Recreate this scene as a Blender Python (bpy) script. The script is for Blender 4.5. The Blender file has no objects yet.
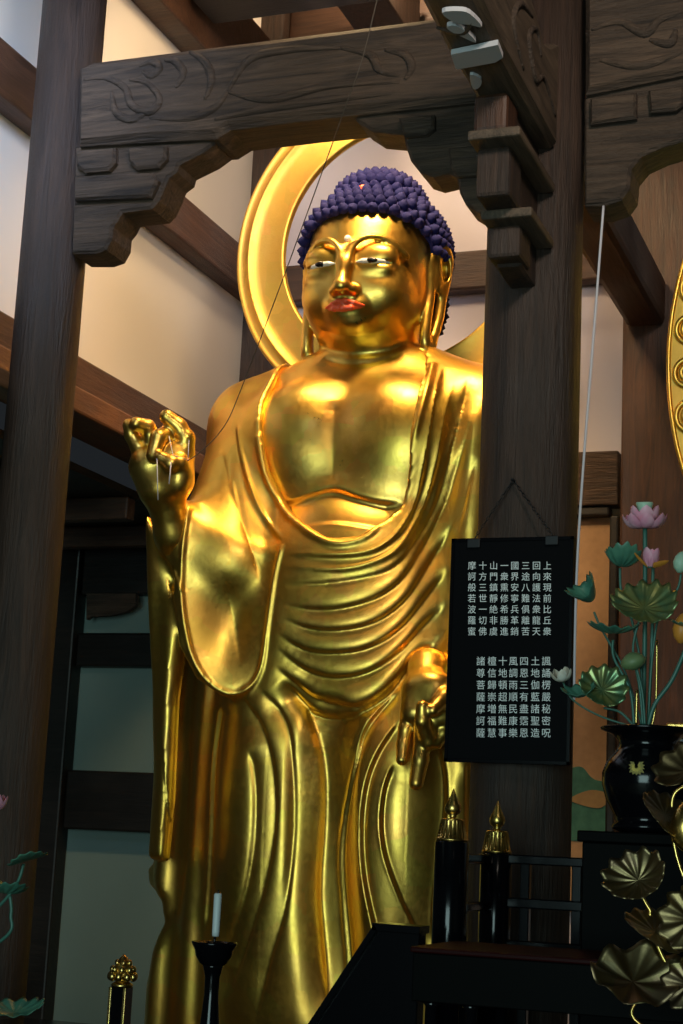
import bpy, bmesh, math, random
import numpy as np
from math import sin, cos, pi, radians, atan2, sqrt
from mathutils import Vector, Matrix, Euler
import openvdb
random.seed(7)
SC = bpy.context.scene
COL = SC.collection
# ------------------------------------------------------------------ camera
F = 1650.0
YAW, PIT, ROLL = radians(20.9), radians(11.3), radians(2.75)
CAM = np.array([0, 0, 1.6])
FW = np.array([-sin(YAW)*cos(PIT), cos(YAW)*cos(PIT), sin(PIT)])
R0 = np.array([cos(YAW), sin(YAW), 0]); U0 = np.cross(R0, FW)
RT = R0*cos(ROLL)+U0*sin(ROLL); UP = -R0*sin(ROLL)+U0*cos(ROLL)
def ray(px, py): return FW + RT*(px-341.5)/F + UP*(512-py)/F
def atY(px, py, Y):
    d = ray(px, py); return CAM + d*(Y-CAM[1])/d[1]
def atX(px, py, X):
    d = ray(px, py); return CAM + d*(X-CAM[0])/d[0]
cam = bpy.data.cameras.new('camera'); camo = bpy.data.objects.new('camera', cam); COL.objects.link(camo)
cam.sensor_fit = 'VERTICAL'; cam.sensor_height = 36; cam.lens = F/1024*36
cam.clip_start = 0.05; cam.clip_end = 100
camo.matrix_world = Matrix(((RT[0], UP[0], -FW[0], CAM[0]), (RT[1], UP[1], -FW[1], CAM[1]), (RT[2], UP[2], -FW[2], CAM[2]), (0, 0, 0, 1)))
SC.camera = camo
SC.view_settings.view_transform = 'Standard'; SC.view_settings.look = 'None'
SC.view_settings.gamma = 1; SC.view_settings.use_curve_mapping = False
SC.view_settings.exposure = 0.0

# ------------------------------------------------------------------ object helpers
def link(o, parent=None):
    COL.objects.link(o)
    if parent is not None: o.parent = parent
    return o
def tag(o, label=None, cat=None, group=None, kind=None):
    if label: o['label'] = label
    if cat: o['category'] = cat
    if group: o['group'] = group
    if kind: o['kind'] = kind
    return o
def thing(name, label, cat, loc=(0, 0, 0), rz=0, group=None):
    o = bpy.data.objects.new(name, None); o.empty_display_size = .1
    link(o); o.location = loc; o.rotation_euler = (0, 0, rz)
    return tag(o, label, cat, group)
def mesh_obj(name, me, m, parent=None, smooth=True):
    o = bpy.data.objects.new(name, me)
    if m is not None: me.materials.append(m)
    if smooth:
        for p in me.polygons: p.use_smooth = True
    return link(o, parent)
def pyd(name, verts, faces, m, parent=None, smooth=False):
    me = bpy.data.meshes.new(name); me.from_pydata([tuple(map(float, v)) for v in verts], [], [tuple(int(i) for i in f) for f in faces]); me.validate(); me.update()
    return mesh_obj(name, me, m, parent, smooth)
class MB:
    """collects shapes into one mesh"""
    def __init__(s): s.v = []; s.f = []; s.s = []
    def add(s, vs, fs, smooth=False):
        n = len(s.v); s.v += [tuple(map(float, v)) for v in vs]; s.f += [tuple(i+n for i in f) for f in fs]; s.s += [smooth]*len(fs); return s
    def box(s, c, d, rz=0, rot=None, bev=0.0):
        x, y, z = [k/2 for k in d]
        b = min(bev, x*.9, y*.9, z*.9)
        if rot is None: rot = Euler((0, 0, rz))
        M = rot.to_matrix() if isinstance(rot, Euler) else rot
        if b <= 0:
            vs = [(i*x, j*y, k*z) for k in (-1, 1) for j in (-1, 1) for i in (-1, 1)]
            fs = [(0, 2, 3, 1), (4, 5, 7, 6), (0, 1, 5, 4), (2, 6, 7, 3), (0, 4, 6, 2), (1, 3, 7, 5)]
        else:
            bm = bmesh.new(); bmesh.ops.create_cube(bm, size=1)
            for v in bm.verts: v.co = Vector((v.co.x*2*x, v.co.y*2*y, v.co.z*2*z))
            bmesh.ops.bevel(bm, geom=list(bm.edges), offset=b, segments=2, affect='EDGES', profile=.5)
            bm.verts.index_update(); vs = [v.co[:] for v in bm.verts]; fs = [tuple(v.index for v in f.verts) for f in bm.faces]; bm.free()
        s.add([(M @ Vector(v)) + Vector(c) for v in vs], fs); return s
    def b2(s, lo, hi, bev=0.0):
        return s.box([(a+b)/2 for a, b in zip(lo, hi)], [abs(b-a) for a, b in zip(lo, hi)], bev=bev)
    def lathe(s, prof, c=(0, 0, 0), n=24, M=None, flute=None):
        vs = []; fs = []
        for (r, z) in prof:
            for i in range(n):
                a = 2*pi*i/n; rr = r*(1 if flute is None else flute(a, z))
                vs.append(Vector((rr*cos(a), rr*sin(a), z)))
        k = len(prof)
        for j in range(k-1):
            for i in range(n):
                i2 = (i+1) % n; fs.append((j*n+i, j*n+i2, (j+1)*n+i2, (j+1)*n+i))
        fs.append(tuple(range(n-1, -1, -1))); fs.append(tuple((k-1)*n+i for i in range(n)))
        if M is not None: vs = [M @ v for v in vs]
        s.add([v+Vector(c) for v in vs], fs, True); return s
    def tube(s, pts, r, n=8, close=True):
        pts = [Vector(p) for p in pts]; rs = r if hasattr(r, '__len__') else [r]*len(pts)
        vs = []; fs = []; up = None
        for i, p in enumerate(pts):
            t = (pts[min(i+1, len(pts)-1)]-pts[max(i-1, 0)]).normalized()
            if up is None: up = t.orthogonal().normalized()
            up = (up-t*up.dot(t)).normalized(); sd = t.cross(up)
            for k in range(n):
                a = 2*pi*k/n; vs.append(p+(up*cos(a)+sd*sin(a))*rs[i])
        for i in range(len(pts)-1):
            for k in range(n):
                k2 = (k+1) % n; fs.append((i*n+k, i*n+k2, (i+1)*n+k2, (i+1)*n+k))
        if close:
            fs.append(tuple(range(n-1, -1, -1))); fs.append(tuple((len(pts)-1)*n+i for i in range(n)))
        s.add(vs, fs, True); return s
    def prism(s, poly, y0, y1, axis='y', bev=0.0):
        """poly (a,b) extruded along an axis: y -> (x,z) outline, x -> (y,z), z -> (x,y)"""
        n = len(poly)
        def P(a, b, t): return {'y': (a, t, b), 'x': (t, a, b), 'z': (a, b, t)}[axis]
        if bev > 0:
            P2 = [Vector(p) for p in poly]; cen = sum(P2, Vector((0, 0)))/n
            ins = []
            for i in range(n):
                a, b, c = P2[i-1], P2[i], P2[(i+1) % n]
                d1 = (b-a).normalized(); d2 = (c-b).normalized(); nn = Vector((-(d1+d2).y, (d1+d2).x))
                nn = nn.normalized() if nn.length > 1e-6 else Vector((0, 0)); ins.append(b+nn*bev)
            area = sum(P2[i-1].x*P2[i].y-P2[i].x*P2[i-1].y for i in range(n))
            if area < 0: ins = [2*b-c for b, c in zip(P2, ins)]
            sg = 1 if y1 > y0 else -1
            rings = [(ins, y0), (P2, y0+sg*bev), (P2, y1-sg*bev), (ins, y1)]
        else: rings = [(poly, y0), (poly, y1)]
        vs = [P(p[0], p[1], t) for R_, t in rings for p in R_]; fs = []
        for k in range(len(rings)-1):
            for i in range(n):
                j = (i+1) % n; fs.append((k*n+i, k*n+j, (k+1)*n+j, (k+1)*n+i))
        fs.append(tuple(range(n-1, -1, -1))); m = (len(rings)-1)*n; fs.append(tuple(m+i for i in range(n)))
        s.add(vs, fs); return s
    def build(s, name, m, parent=None, org=None, smooth=None):
        me = bpy.data.meshes.new(name)
        vs = s.v if org is None else [tuple(a-b for a, b in zip(v, org)) for v in s.v]
        me.from_pydata(vs, [], s.f)
        me.validate(); me.update()
        bm = bmesh.new(); bm.from_mesh(me); bmesh.ops.recalc_face_normals(bm, faces=bm.faces); bm.to_mesh(me); bm.free()
        if len(me.polygons) == len(s.s): me.polygons.foreach_set('use_smooth', [bool(x) if smooth is None else smooth for x in s.s])
        o = bpy.data.objects.new(name, me)
        if m is not None: me.materials.append(m)
        link(o, parent)
        if org is not None and parent is None: o.location = org
        return o
def struct(name, mb, m):
    return tag(mb.build(name, m), kind='structure')

# ------------------------------------------------------------------ materials
def newmat(name, col=(.5, .5, .5), rough=.5, metal=0.0, spec=None):
    m = bpy.data.materials.new(name); m.use_nodes = True; b = m.node_tree.nodes['Principled BSDF']
    b.inputs['Base Color'].default_value = (*col, 1); b.inputs['Roughness'].default_value = rough; b.inputs['Metallic'].default_value = metal
    if spec is not None: b.inputs['Specular IOR Level'].default_value = spec
    return m
def N(m, t, **kw):
    n = m.node_tree.nodes.new(t)
    for k, v in kw.items():
        if k in n.inputs: n.inputs[k].default_value = v
        else: setattr(n, k, v)
    return n
def L(m, a, b): m.node_tree.links.new(a, b)
def ramp(m, fac, stops):
    r = N(m, 'ShaderNodeValToRGB'); e = r.color_ramp.elements
    while len(e) < len(stops): e.new(.5)
    for q, (p, c) in zip(e, stops):
        q.position = p; q.color = (*c, 1) if hasattr(c, '__len__') else (c, c, c, 1)
    L(m, fac, r.inputs['Fac']); return r
def coords(m, scale=(1, 1, 1), rot=(0, 0, 0)):
    tc = N(m, 'ShaderNodeTexCoord'); mp = N(m, 'ShaderNodeMapping'); mp.inputs['Scale'].default_value = scale; mp.inputs['Rotation'].default_value = rot
    L(m, tc.outputs['Object'], mp.inputs['Vector']); return mp.outputs['Vector']
def wood(name, c1, c2, axis='z', rough=.55, bump=.25, scale=1.0):
    m = newmat(name, c1, rough); b = m.node_tree.nodes['Principled BSDF']
    sc = {'x': (.9, 11, 11), 'y': (11, .9, 11), 'z': (11, 11, .9)}[axis]
    v = coords(m, tuple(k*scale for k in sc))
    n1 = N(m, 'ShaderNodeTexNoise', Scale=2.2, Detail=8, Roughness=.65, Distortion=1.2); L(m, v, n1.inputs['Vector'])
    n2 = N(m, 'ShaderNodeTexNoise', Scale=9.0, Detail=5, Roughness=.7); L(m, v, n2.inputs['Vector'])
    v3 = coords(m, (1.3, 1.3, 1.3)); n3 = N(m, 'ShaderNodeTexNoise', Scale=1.6, Detail=4); L(m, v3, n3.inputs['Vector'])
    r = ramp(m, n1.outputs['Fac'], [(.3, c1), (.52, tuple((a+b_)/2 for a, b_ in zip(c1, c2))), (.72, c2)])
    r3 = ramp(m, n3.outputs['Fac'], [(.3, .55), (.7, 1.25)])
    mx = N(m, 'ShaderNodeMix', data_type='RGBA', blend_type='MULTIPLY'); mx.inputs[0].default_value = .8
    L(m, r.outputs['Color'], mx.inputs[6]); L(m, r3.outputs['Color'], mx.inputs[7]); L(m, mx.outputs[2], b.inputs['Base Color'])
    rr = ramp(m, n3.outputs['Fac'], [(.3, max(.2, rough-.15)), (.7, min(1, rough+.15))]); L(m, rr.outputs['Color'], b.inputs['Roughness'])
    ad = N(m, 'ShaderNodeMath', operation='ADD'); L(m, n1.outputs['Fac'], ad.inputs[0]); L(m, n2.outputs['Fac'], ad.inputs[1])
    bp = N(m, 'ShaderNodeBump', Strength=bump, Distance=.012); L(m, ad.outputs[0], bp.inputs['Height']); L(m, bp.outputs['Normal'], b.inputs['Normal'])
    return m
def gold_leaf(name, c1, c2, r0=.24, r1=.42, tile=9.0, bump=.05):
    m = newmat(name, c1, r0, 1.0); b = m.node_tree.nodes['Principled BSDF']
    v = coords(m)
    n = N(m, 'ShaderNodeTexNoise', Scale=3.5, Detail=7, Roughness=.65); L(m, v, n.inputs['Vector'])
    nf = N(m, 'ShaderNodeTexNoise', Scale=40, Detail=6, Roughness=.7); L(m, v, nf.inputs['Vector'])
    br = N(m, 'ShaderNodeTexVoronoi', Scale=tile, feature='F1', distance='CHEBYCHEV'); L(m, v, br.inputs['Vector'])
    r = ramp(m, n.outputs['Fac'], [(.35, c1), (.7, c2)]); 
    mx = N(m, 'ShaderNodeMix', data_type='RGBA', blend_type='MULTIPLY'); mx.inputs[0].default_value = .12
    L(m, r.outputs['Color'], mx.inputs[6]); L(m, br.outputs['Color'], mx.inputs[7]); L(m, mx.outputs[2], b.inputs['Base Color'])
    ad = N(m, 'ShaderNodeMath', operation='ADD'); L(m, n.outputs['Fac'], ad.inputs[0]); L(m, nf.outputs['Fac'], ad.inputs[1])
    rr = ramp(m, ad.outputs[0], [(.35, r0), (.75, r1)])
    hf = N(m, 'ShaderNodeMath', operation='MULTIPLY'); hf.inputs[1].default_value = .5; L(m, ad.outputs[0], hf.inputs[0]); L(m, hf.outputs[0], rr.inputs['Fac'])
    L(m, rr.outputs['Color'], b.inputs['Roughness'])
    n3 = N(m, 'ShaderNodeTexNoise', Scale=13, Detail=7, Roughness=.72); L(m, v, n3.inputs['Vector'])
    bp = N(m, 'ShaderNodeBump', Strength=.16, Distance=.008); L(m, n3.outputs['Fac'], bp.inputs['Height']); L(m, bp.outputs['Normal'], b.inputs['Normal'])
    return m
GOLD = gold_leaf('gold_leaf', (.92, .57, .11), (.84, .48, .08), .31, .50)
SKIN = gold_leaf('polished_gold_leaf', (.93, .58, .12), (.88, .52, .09), .27, .45)
HALOG = gold_leaf('halo_gold', (.86, .55, .12), (.76, .46, .09), .42, .6)
# ------------------------------------------------------------------ volume modelling helpers (shapes merged smoothly into one skin)
class Vol:
    def __init__(s, lo, hi, h):
        s.lo = np.array(lo, float); s.h = h; s.n = [int(math.ceil((b-a)/h))+1 for a, b in zip(lo, hi)]
        s.a = np.full(s.n, .2, np.float32)
        s.ax = [(s.lo[i]+h*np.arange(s.n[i])).astype(np.float32) for i in range(3)]
    def sl(s, lo, hi):
        out = []
        for i in range(3):
            a = max(0, int((lo[i]-s.lo[i])/s.h)); b = min(s.n[i], int((hi[i]-s.lo[i])/s.h)+2)
            if b <= a: return None
            out.append(slice(a, b))
        return tuple(out)
    def op(s, fn, lo, hi, k=.02, mode='u'):
        m = .02+k if mode != 's' else .02+k
        q = s.sl([v-m for v in lo], [v+m for v in hi])
        if q is None: return
        X = s.ax[0][q[0]][:, None, None]; Y = s.ax[1][q[1]][None, :, None]; Z = s.ax[2][q[2]][None, None, :]
        d = fn(X, Y, Z).astype(np.float32); A = s.a[q]
        if mode == 'u':
            if k > 0:
                h = np.maximum(k-np.abs(A-d), 0)/k; r = np.minimum(A, d)-h*h*k*.25
            else: r = np.minimum(A, d)
        elif mode == 's':
            d = -d
            if k > 0:
                h = np.maximum(k-np.abs(A-d), 0)/k; r = np.maximum(A, d)+h*h*k*.25
            else: r = np.maximum(A, d)
        elif mode == 'i': r = np.maximum(A, d)
        s.a[q] = r
    def ell(s, c, r, k=.03, mode='u', rot=None):
        c = np.array(c, float); r = np.array(r, float); mr = max(r) if rot is not None else None
        lo = c-(r if rot is None else mr); hi = c+(r if rot is None else mr)
        def fn(X, Y, Z):
            x, y, z = X-c[0], Y-c[1], Z-c[2]
            if rot is not None:
                M = np.array(Euler(rot).to_matrix().transposed()); x, y, z = (M[i][0]*x+M[i][1]*y+M[i][2]*z for i in range(3))
            k0 = np.sqrt((x/r[0])**2+(y/r[1])**2+(z/r[2])**2); k1 = np.sqrt((x/r[0]**2)**2+(y/r[1]**2)**2+(z/r[2]**2)**2)
            return k0*(k0-1)/np.maximum(k1, 1e-6)
        s.op(fn, lo, hi, k, mode)
    def cone(s, a, b, r1, r2, k=.02, mode='u'):
        a = np.array(a, float); b = np.array(b, float); ba = b-a; l2 = max(1e-9, ba @ ba); R = max(r1, r2)
        def fn(X, Y, Z):
            x, y, z = X-a[0], Y-a[1], Z-a[2]; t = np.clip((x*ba[0]+y*ba[1]+z*ba[2])/l2, 0, 1)
            return np.sqrt((x-ba[0]*t)**2+(y-ba[1]*t)**2+(z-ba[2]*t)**2)-(r1+(r2-r1)*t)
        s.op(fn, np.minimum(a, b)-R, np.maximum(a, b)+R, k, mode)
    def chain(s, pts, rs, k=.015, mode='u'):
        if not hasattr(rs, '__len__'): rs = [rs]*len(pts)
        for i in range(len(pts)-1): s.cone(pts[i], pts[i+1], rs[i], rs[i+1], k, mode)
    def path(s, pts, rs, k=.015, mode='u'):
        """a chain applied as one shape"""
        P = [np.array(p, float) for p in pts]; A = np.array(P); R = max(rs)
        def fn(X, Y, Z):
            out = None
            for i in range(len(P)-1):
                a, ba = P[i], P[i+1]-P[i]; l2 = max(1e-9, ba @ ba); x, y, z = X-a[0], Y-a[1], Z-a[2]; t = np.clip((x*ba[0]+y*ba[1]+z*ba[2])/l2, 0, 1)
                d = np.sqrt((x-ba[0]*t)**2+(y-ba[1]*t)**2+(z-ba[2]*t)**2)-(rs[i]+(rs[i+1]-rs[i])*t); out = d if out is None else np.minimum(out, d)
            return out
        s.op(fn, A.min(0)-R, A.max(0)+R, k, mode)
    def loft(s, tab, k=.04, grow=0.0, mode='u', p=2.3):
        t = np.array(tab, float)  # z, cx, cy, rx, ry
        def fn(X, Y, Z):
            z = Z.ravel(); g = lambda j: smooth_interp(z, t[:, 0], t[:, j])[None, None, :]
            rx, ry = g(3)+grow, g(4)+grow
            f = ((np.abs(X-g(1))/rx)**p+(np.abs(Y-g(2))/ry)**p)**(1/p)
            d = (f-1)*np.minimum(rx, ry)*.9
            return np.maximum(d, np.maximum(t[0, 0]-Z, Z-t[-1, 0]))
        s.op(fn, (t[:, 1]-t[:, 3]).min(), 0, 0) if False else s.op(fn, ((t[:, 1]-t[:, 3]).min()-grow, (t[:, 2]-t[:, 4]).min()-grow, t[0, 0]), ((t[:, 1]+t[:, 3]).max()+grow, (t[:, 2]+t[:, 4]).max()+grow, t[-1, 0]), k, mode)
    def slab(s, poly, yf, th, k=.04, rnd=.02, mode='u', y0=-1., y1=1.):
        """outline in the frontal x-z plane with a wavy middle surface y=yf(x,z) and half thickness th"""
        P = np.array(poly, float)
        def fn(X, Y, Z):
            x = X[:, 0, 0]; z = Z[0, 0, :]; d2 = poly_sdf(x[:, None], z[None, :], P)[:, None, :]
            yy = yf(X, Z); dy = np.abs(Y-yy)-th
            return np.minimum(np.maximum(d2, dy), 0)+np.sqrt(np.maximum(d2+rnd, 0)**2+np.maximum(dy+rnd, 0)**2)-rnd + 0*X if False else np.maximum(np.maximum(d2, dy), np.sqrt(np.maximum(d2+rnd, 0)**2+np.maximum(dy+rnd, 0)**2)-rnd)
        s.op(fn, (P[:, 0].min(), y0, P[:, 1].min()), (P[:, 0].max(), y1, P[:, 1].max()), k, mode)
    def mesh(s):
        g = openvdb.FloatGrid(.2); g.copyFromArray(np.ascontiguousarray(s.a))
        pts, quads = g.convertToQuads(0.0)
        return np.asarray(pts, float)*s.h+s.lo, np.asarray(quads)
def smooth_interp(z, zs, vs):
    """Catmull style interpolation of a table"""
    zs = np.asarray(zs, float); vs = np.asarray(vs, float); m = np.gradient(vs, zs)
    i = np.clip(np.searchsorted(zs, z)-1, 0, len(zs)-2); h = zs[i+1]-zs[i]; t = np.clip((z-zs[i])/h, 0, 1)
    return (2*t**3-3*t**2+1)*vs[i]+(t**3-2*t**2+t)*h*m[i]+(-2*t**3+3*t**2)*vs[i+1]+(t**3-t**2)*h*m[i+1]
def poly_sdf(X, Z, P):
    d = np.full(np.broadcast(X, Z).shape, 1e9); s = np.ones(d.shape)
    n = len(P)
    for i in range(n):
        a = P[i]; b = P[i-1]; ex, ez = b[0]-a[0], b[1]-a[1]; wx, wz = X-a[0], Z-a[1]
        t = np.clip((wx*ex+wz*ez)/max(1e-12, ex*ex+ez*ez), 0, 1); bx, bz = wx-ex*t, wz-ez*t; d = np.minimum(d, bx*bx+bz*bz)
        c1 = Z >= a[1]; c2 = Z < b[1]; c3 = ex*wz > ez*wx
        flip = (c1 & c2 & c3) | (~c1 & ~c2 & ~c3); s = np.where(flip, -s, s)
    return s*np.sqrt(d)
def spline(pts, n=10, closed=False):
    P = [np.array(p, float) for p in pts]; out = []; m = len(P); rng = range(m) if closed else range(m-1)
    for i in rng:
        if closed: p0, p1, p2, p3 = P[i-1], P[i], P[(i+1) % m], P[(i+2) % m]
        else: p0, p1, p2, p3 = P[max(i-1, 0)], P[i], P[i+1], P[min(i+2, m-1)]
        for j in range(n):
            t = j/n; out.append(.5*((2*p1)+(-p0+p2)*t+(2*p0-5*p1+4*p2-p3)*t*t+(-p0+3*p1-3*p2+p3)*t**3))
    if not closed: out.append(P[-1])
    return np.array(out)
def relax(V, Q, it=2, lam=.5):
    """smooths the stair steps of a volume mesh"""
    e = np.concatenate([Q[:, [0, 1]], Q[:, [1, 2]], Q[:, [2, 3]], Q[:, [3, 0]]]); n = len(V)
    cnt = np.bincount(e.ravel(), minlength=n).astype(float); cnt[cnt == 0] = 1
    for k in range(it):
        for l in (lam, -lam*1.03):
            s = np.zeros_like(V)
            for c in range(3): s[:, c] = np.bincount(e[:, 0], V[e[:, 1], c], n)+np.bincount(e[:, 1], V[e[:, 0], c], n)
            V = V+l*(s/cnt[:, None]-V)
    return V
def normals(V, Q):
    fn = np.cross(V[Q[:, 2]]-V[Q[:, 0]], V[Q[:, 3]]-V[Q[:, 1]]); nn = np.zeros_like(V)
    for j in range(4):
        for c in range(3): nn[:, c] += np.bincount(Q[:, j], fn[:, c], len(V))
    return nn/np.maximum(np.linalg.norm(nn, axis=1), 1e-12)[:, None]
def catmull(V, Q):
    """one level of quad subdivision"""
    n = len(V); m = len(Q)
    e = np.sort(np.concatenate([Q[:, [0, 1]], Q[:, [1, 2]], Q[:, [2, 3]], Q[:, [3, 0]]]), axis=1)
    key = e[:, 0].astype(np.int64)*n+e[:, 1]; uq, inv = np.unique(key, return_inverse=True)
    a = uq//n; b = uq % n; mid = (V[a]+V[b])/2; fc = V[Q].mean(1)
    # edge points
    fsum = np.zeros((len(uq), 3)); fcnt = np.bincount(inv, minlength=len(uq)).astype(float)
    ff = np.concatenate([fc]*4)
    for c in range(3): fsum[:, c] = np.bincount(inv, ff[:, c], len(uq))
    ep = (V[a]+V[b]+fsum)/(2+fcnt)[:, None]
    val = np.bincount(Q.ravel(), minlength=n).astype(float); val[val == 0] = 1
    Fv = np.zeros((n, 3)); Ev = np.zeros((n, 3)); ec = np.bincount(np.concatenate([a, b]), minlength=n).astype(float); ec[ec == 0] = 1
    for c in range(3):
        for j in range(4): Fv[:, c] += np.bincount(Q[:, j], fc[:, c], n)
        Ev[:, c] = np.bincount(a, mid[:, c], n)+np.bincount(b, mid[:, c], n)
    Fv /= val[:, None]; Ev /= ec[:, None]; nv = (Fv+2*Ev+(val-3)[:, None]*V)/val[:, None]
    nV = np.concatenate([nv, ep, fc]); i1, i2, i3, i4 = (inv[k*m:(k+1)*m]+n for k in range(4)); f = np.arange(m)+n+len(uq)
    nQ = np.concatenate([np.stack([Q[:, 0], i1, f, i4], 1), np.stack([i1, Q[:, 1], i2, f], 1), np.stack([f, i2, Q[:, 2], i3], 1), np.stack([i4, f, i3, Q[:, 3]], 1)])
    return nV, nQ
def seg_dist(V, C):
    """distance of each vertex to a 3-D polyline, side in the frontal plane (+ = left of travel), and position along it 0..1"""
    best = np.full(len(V), 1e9); side = np.zeros(len(V)); par = np.zeros(len(V)); m = len(C)-1
    for i in range(m):
        a = C[i]; ba = C[i+1]-a; w = V-a; t = np.clip(w @ ba/max(1e-12, ba @ ba), 0, 1); d = w-t[:, None]*ba; d2 = (d*d).sum(1)
        q = d2 < best; best[q] = d2[q]; par[q] = (i+t[q])/m; side[q] = (ba[0]*w[q, 2]-ba[2]*w[q, 0])
    return np.sqrt(best), np.sign(side), par
def to_mesh(name, V, Q):
    me = bpy.data.meshes.new(name); me.vertices.add(len(V)); me.vertices.foreach_set('co', V.astype(np.float32).ravel())
    me.loops.add(len(Q)*4); me.loops.foreach_set('vertex_index', Q.astype(np.int32).ravel())
    me.polygons.add(len(Q)); me.polygons.foreach_set('loop_start', np.arange(0, len(Q)*4, 4, dtype=np.int32)); me.polygons.foreach_set('loop_total', np.full(len(Q), 4, np.int32))
    me.polygons.foreach_set('use_smooth', np.ones(len(Q), bool)); me.update(); me.validate(); return me
# ------------------------------------------------------------------ materials of the hall
DARKW = wood('weathered_dark_timber', (.016, .009, .006), (.125, .075, .047), 'x', .65, .9)
DARKZ = wood('weathered_dark_timber_upright', (.016, .008, .005), (.060, .030, .018), 'z', .6, .6)
REDZ = wood('red_brown_timber_upright', (.022, .008, .004), (.10, .036, .016), 'z', .5, .3)
REDY = wood('red_brown_timber_deep', (.035, .014, .008), (.12, .055, .030), 'y', .5, .3)
REDX = wood('red_brown_timber', (.025, .011, .007), (.09, .042, .022), 'x', .5, .3)
BLACKW = wood('black_timber', (.006, .005, .004), (.018, .013, .010), 'x', .5, .2)  # near-black timber with faint grain
def plaster(name, c1, c2):
    m = newmat(name, c1, .9); b = m.node_tree.nodes['Principled BSDF']; v = coords(m)
    n = N(m, 'ShaderNodeTexNoise', Scale=1.1, Detail=5); L(m, v, n.inputs['Vector']); r = ramp(m, n.outputs['Fac'], [(.3, c1), (.7, c2)]); L(m, r.outputs['Color'], b.inputs['Base Color'])
    n2 = N(m, 'ShaderNodeTexNoise', Scale=60, Detail=3); L(m, v, n2.inputs['Vector']); bp = N(m, 'ShaderNodeBump', Strength=.08, Distance=.004); L(m, n2.outputs['Fac'], bp.inputs['Height']); L(m, bp.outputs['Normal'], b.inputs['Normal'])
    return m
PLAST = plaster('white_plaster', (.78, .73, .66), (.73, .68, .61))
PANELM = plaster('pale_green_screen_paper', (.24, .33, .30), (.20, .28, .26))
def WY(px, py, Y): p = atY(px, py, Y); return (p[0], p[2])
# ------------------------------------------------------------------ shell
FL = newmat('tatami', (.10, .085, .045), .7); b_ = FL.node_tree.nodes['Principled BSDF']
nf = N(FL, 'ShaderNodeTexNoise', Scale=3, Detail=8); L(FL, coords(FL, (1, 30, 1)), nf.inputs['Vector']); rf = ramp(FL, nf.outputs['Fac'], [(.3, (.10, .085, .045)), (.7, (.16, .135, .075))]); L(FL, rf.outputs['Color'], b_.inputs['Base Color'])
struct('floor', MB().b2((-8, -6, -.1), (5, 9.2, 0)), FL)
struct('ceiling', MB().b2((-8, -6, 7.0), (5, 9.2, 7.1)), BLACKW)
WX = -3.95; BY = 8.72
struct('wall_left', MB().b2((WX-.1, 2.0, 3.50), (WX, BY, 7.0)), PLAST)
mb = MB().b2((WX-.1, BY, 3.70), (5, BY+.1, 7.0)).b2((-1.95, BY, 0), (5, BY+.1, 1.3))
struct('wall_back', mb, plaster('cool_lit_white_plaster', (.74, .68, .74), (.68, .63, .69)))  # white plaster with the lavender cast of cool light mixed into its colour
struct('wall_back', MB().b2((-8, BY, 0), (WX-.1, BY+.1, 3.4)).b2((WX-.1, BY, 0), (-1.95, BY+.1, 3.7)), PANELM)
struct('wall_back', MB().b2((-1.95, BY, 1.3), (5, BY+.1, 3.7)), plaster('ochre_plaster', (.42, .24, .12), (.36, .20, .10)))
struct('wall_right', MB().b2((4.9, -6, 0), (5, 9.2, 7)), wood('wall_boards', (.05, .025, .012), (.12, .06, .03), 'z'))
# timbers of the left wall and the back wall
def timber(name, lo, hi, m, label, cat='beam', group=None, bev=.012):
    c = [(a+b)/2 for a, b in zip(lo, hi)]; base = (c[0], c[1], min(lo[2], hi[2]))
    o = MB().b2(lo, hi, bev).build(name, m, None, base); return tag(o, label, cat, group)
timber('tie_beam', (WX, 2.0, 3.56), (WX+.15, 8.55, 3.755), REDY, 'red-brown wall beam running along the foot of the side plaster, above the raised hand')
timber('wall_rail', (WX-.02, 2.0, 3.44), (WX+.25, 8.55, 3.56), wood('orange_brown_timber', (.09, .035, .015), (.20, .085, .036), 'y', .45, .3), 'lighter orange-brown rail directly under the lowest side wall beam')
timber('tie_beam', (WX, 2.0, 4.70), (WX+.12, 8.55, 4.95), REDY, 'brown wall beam crossing the side plaster level with the statue head')
timber('tie_beam', (WX, 2.0, 5.82), (WX+.16, 8.55, 6.30), REDX, 'dark topmost beam of the side wall, above the plaster at the top edge')
timber('corner_post', (-4.06, BY-.17, 0), (-3.80, BY-.005, 7.0), DARKZ, 'upright dark corner post rising behind the halo', 'post')
timber('tie_beam', (-3.80, BY-.12, 4.72), (-1.704, BY-.002, 4.95), REDX, 'dark horizontal beam on the back wall behind the statue head')
timber('upper_boards', (-3.80, BY-.08, 5.86), (2.5, BY-.002, 7.0), REDX, 'dark boards closing the back wall above the halo', 'boards')
timber('tie_beam', (-3.80, BY-.12, 3.44), (-1.704, BY-.002, 3.74), DARKW, 'dark back wall beam below the white panel, just right of the tablet pillar')
timber('door_lintel', (-2.6, BY-.10, 3.385), (-1.754, BY-.004, 3.44), BLACKW, 'thin black lintel over the painted panel', 'lintel')
timber('wide_post', (WY(621, 430, 7.62)[0], 7.62, 0), (-1.08, 7.92, 7.0), REDZ, 'broad red-brown post standing behind the flowers at the right', 'post')
timber('black_jamb', (-1.752, BY-.10, 1.0), (-1.702, BY-.004, 3.385), BLACKW, 'thin black jamb between painted panel and broad red-brown post', 'jamb')
# roof timbers high over the statue
timber('roof_beam', (-3.75, 7.2, 5.95), (.8, 7.5, 6.4), BLACKW, 'dark reddish roof beam high behind the front beam')
timber('roof_beam', (-3.2, 5.9, 6.2), (-2.9, 8.5, 6.5), DARKZ, 'dark roof beam running back above the halo')
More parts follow.
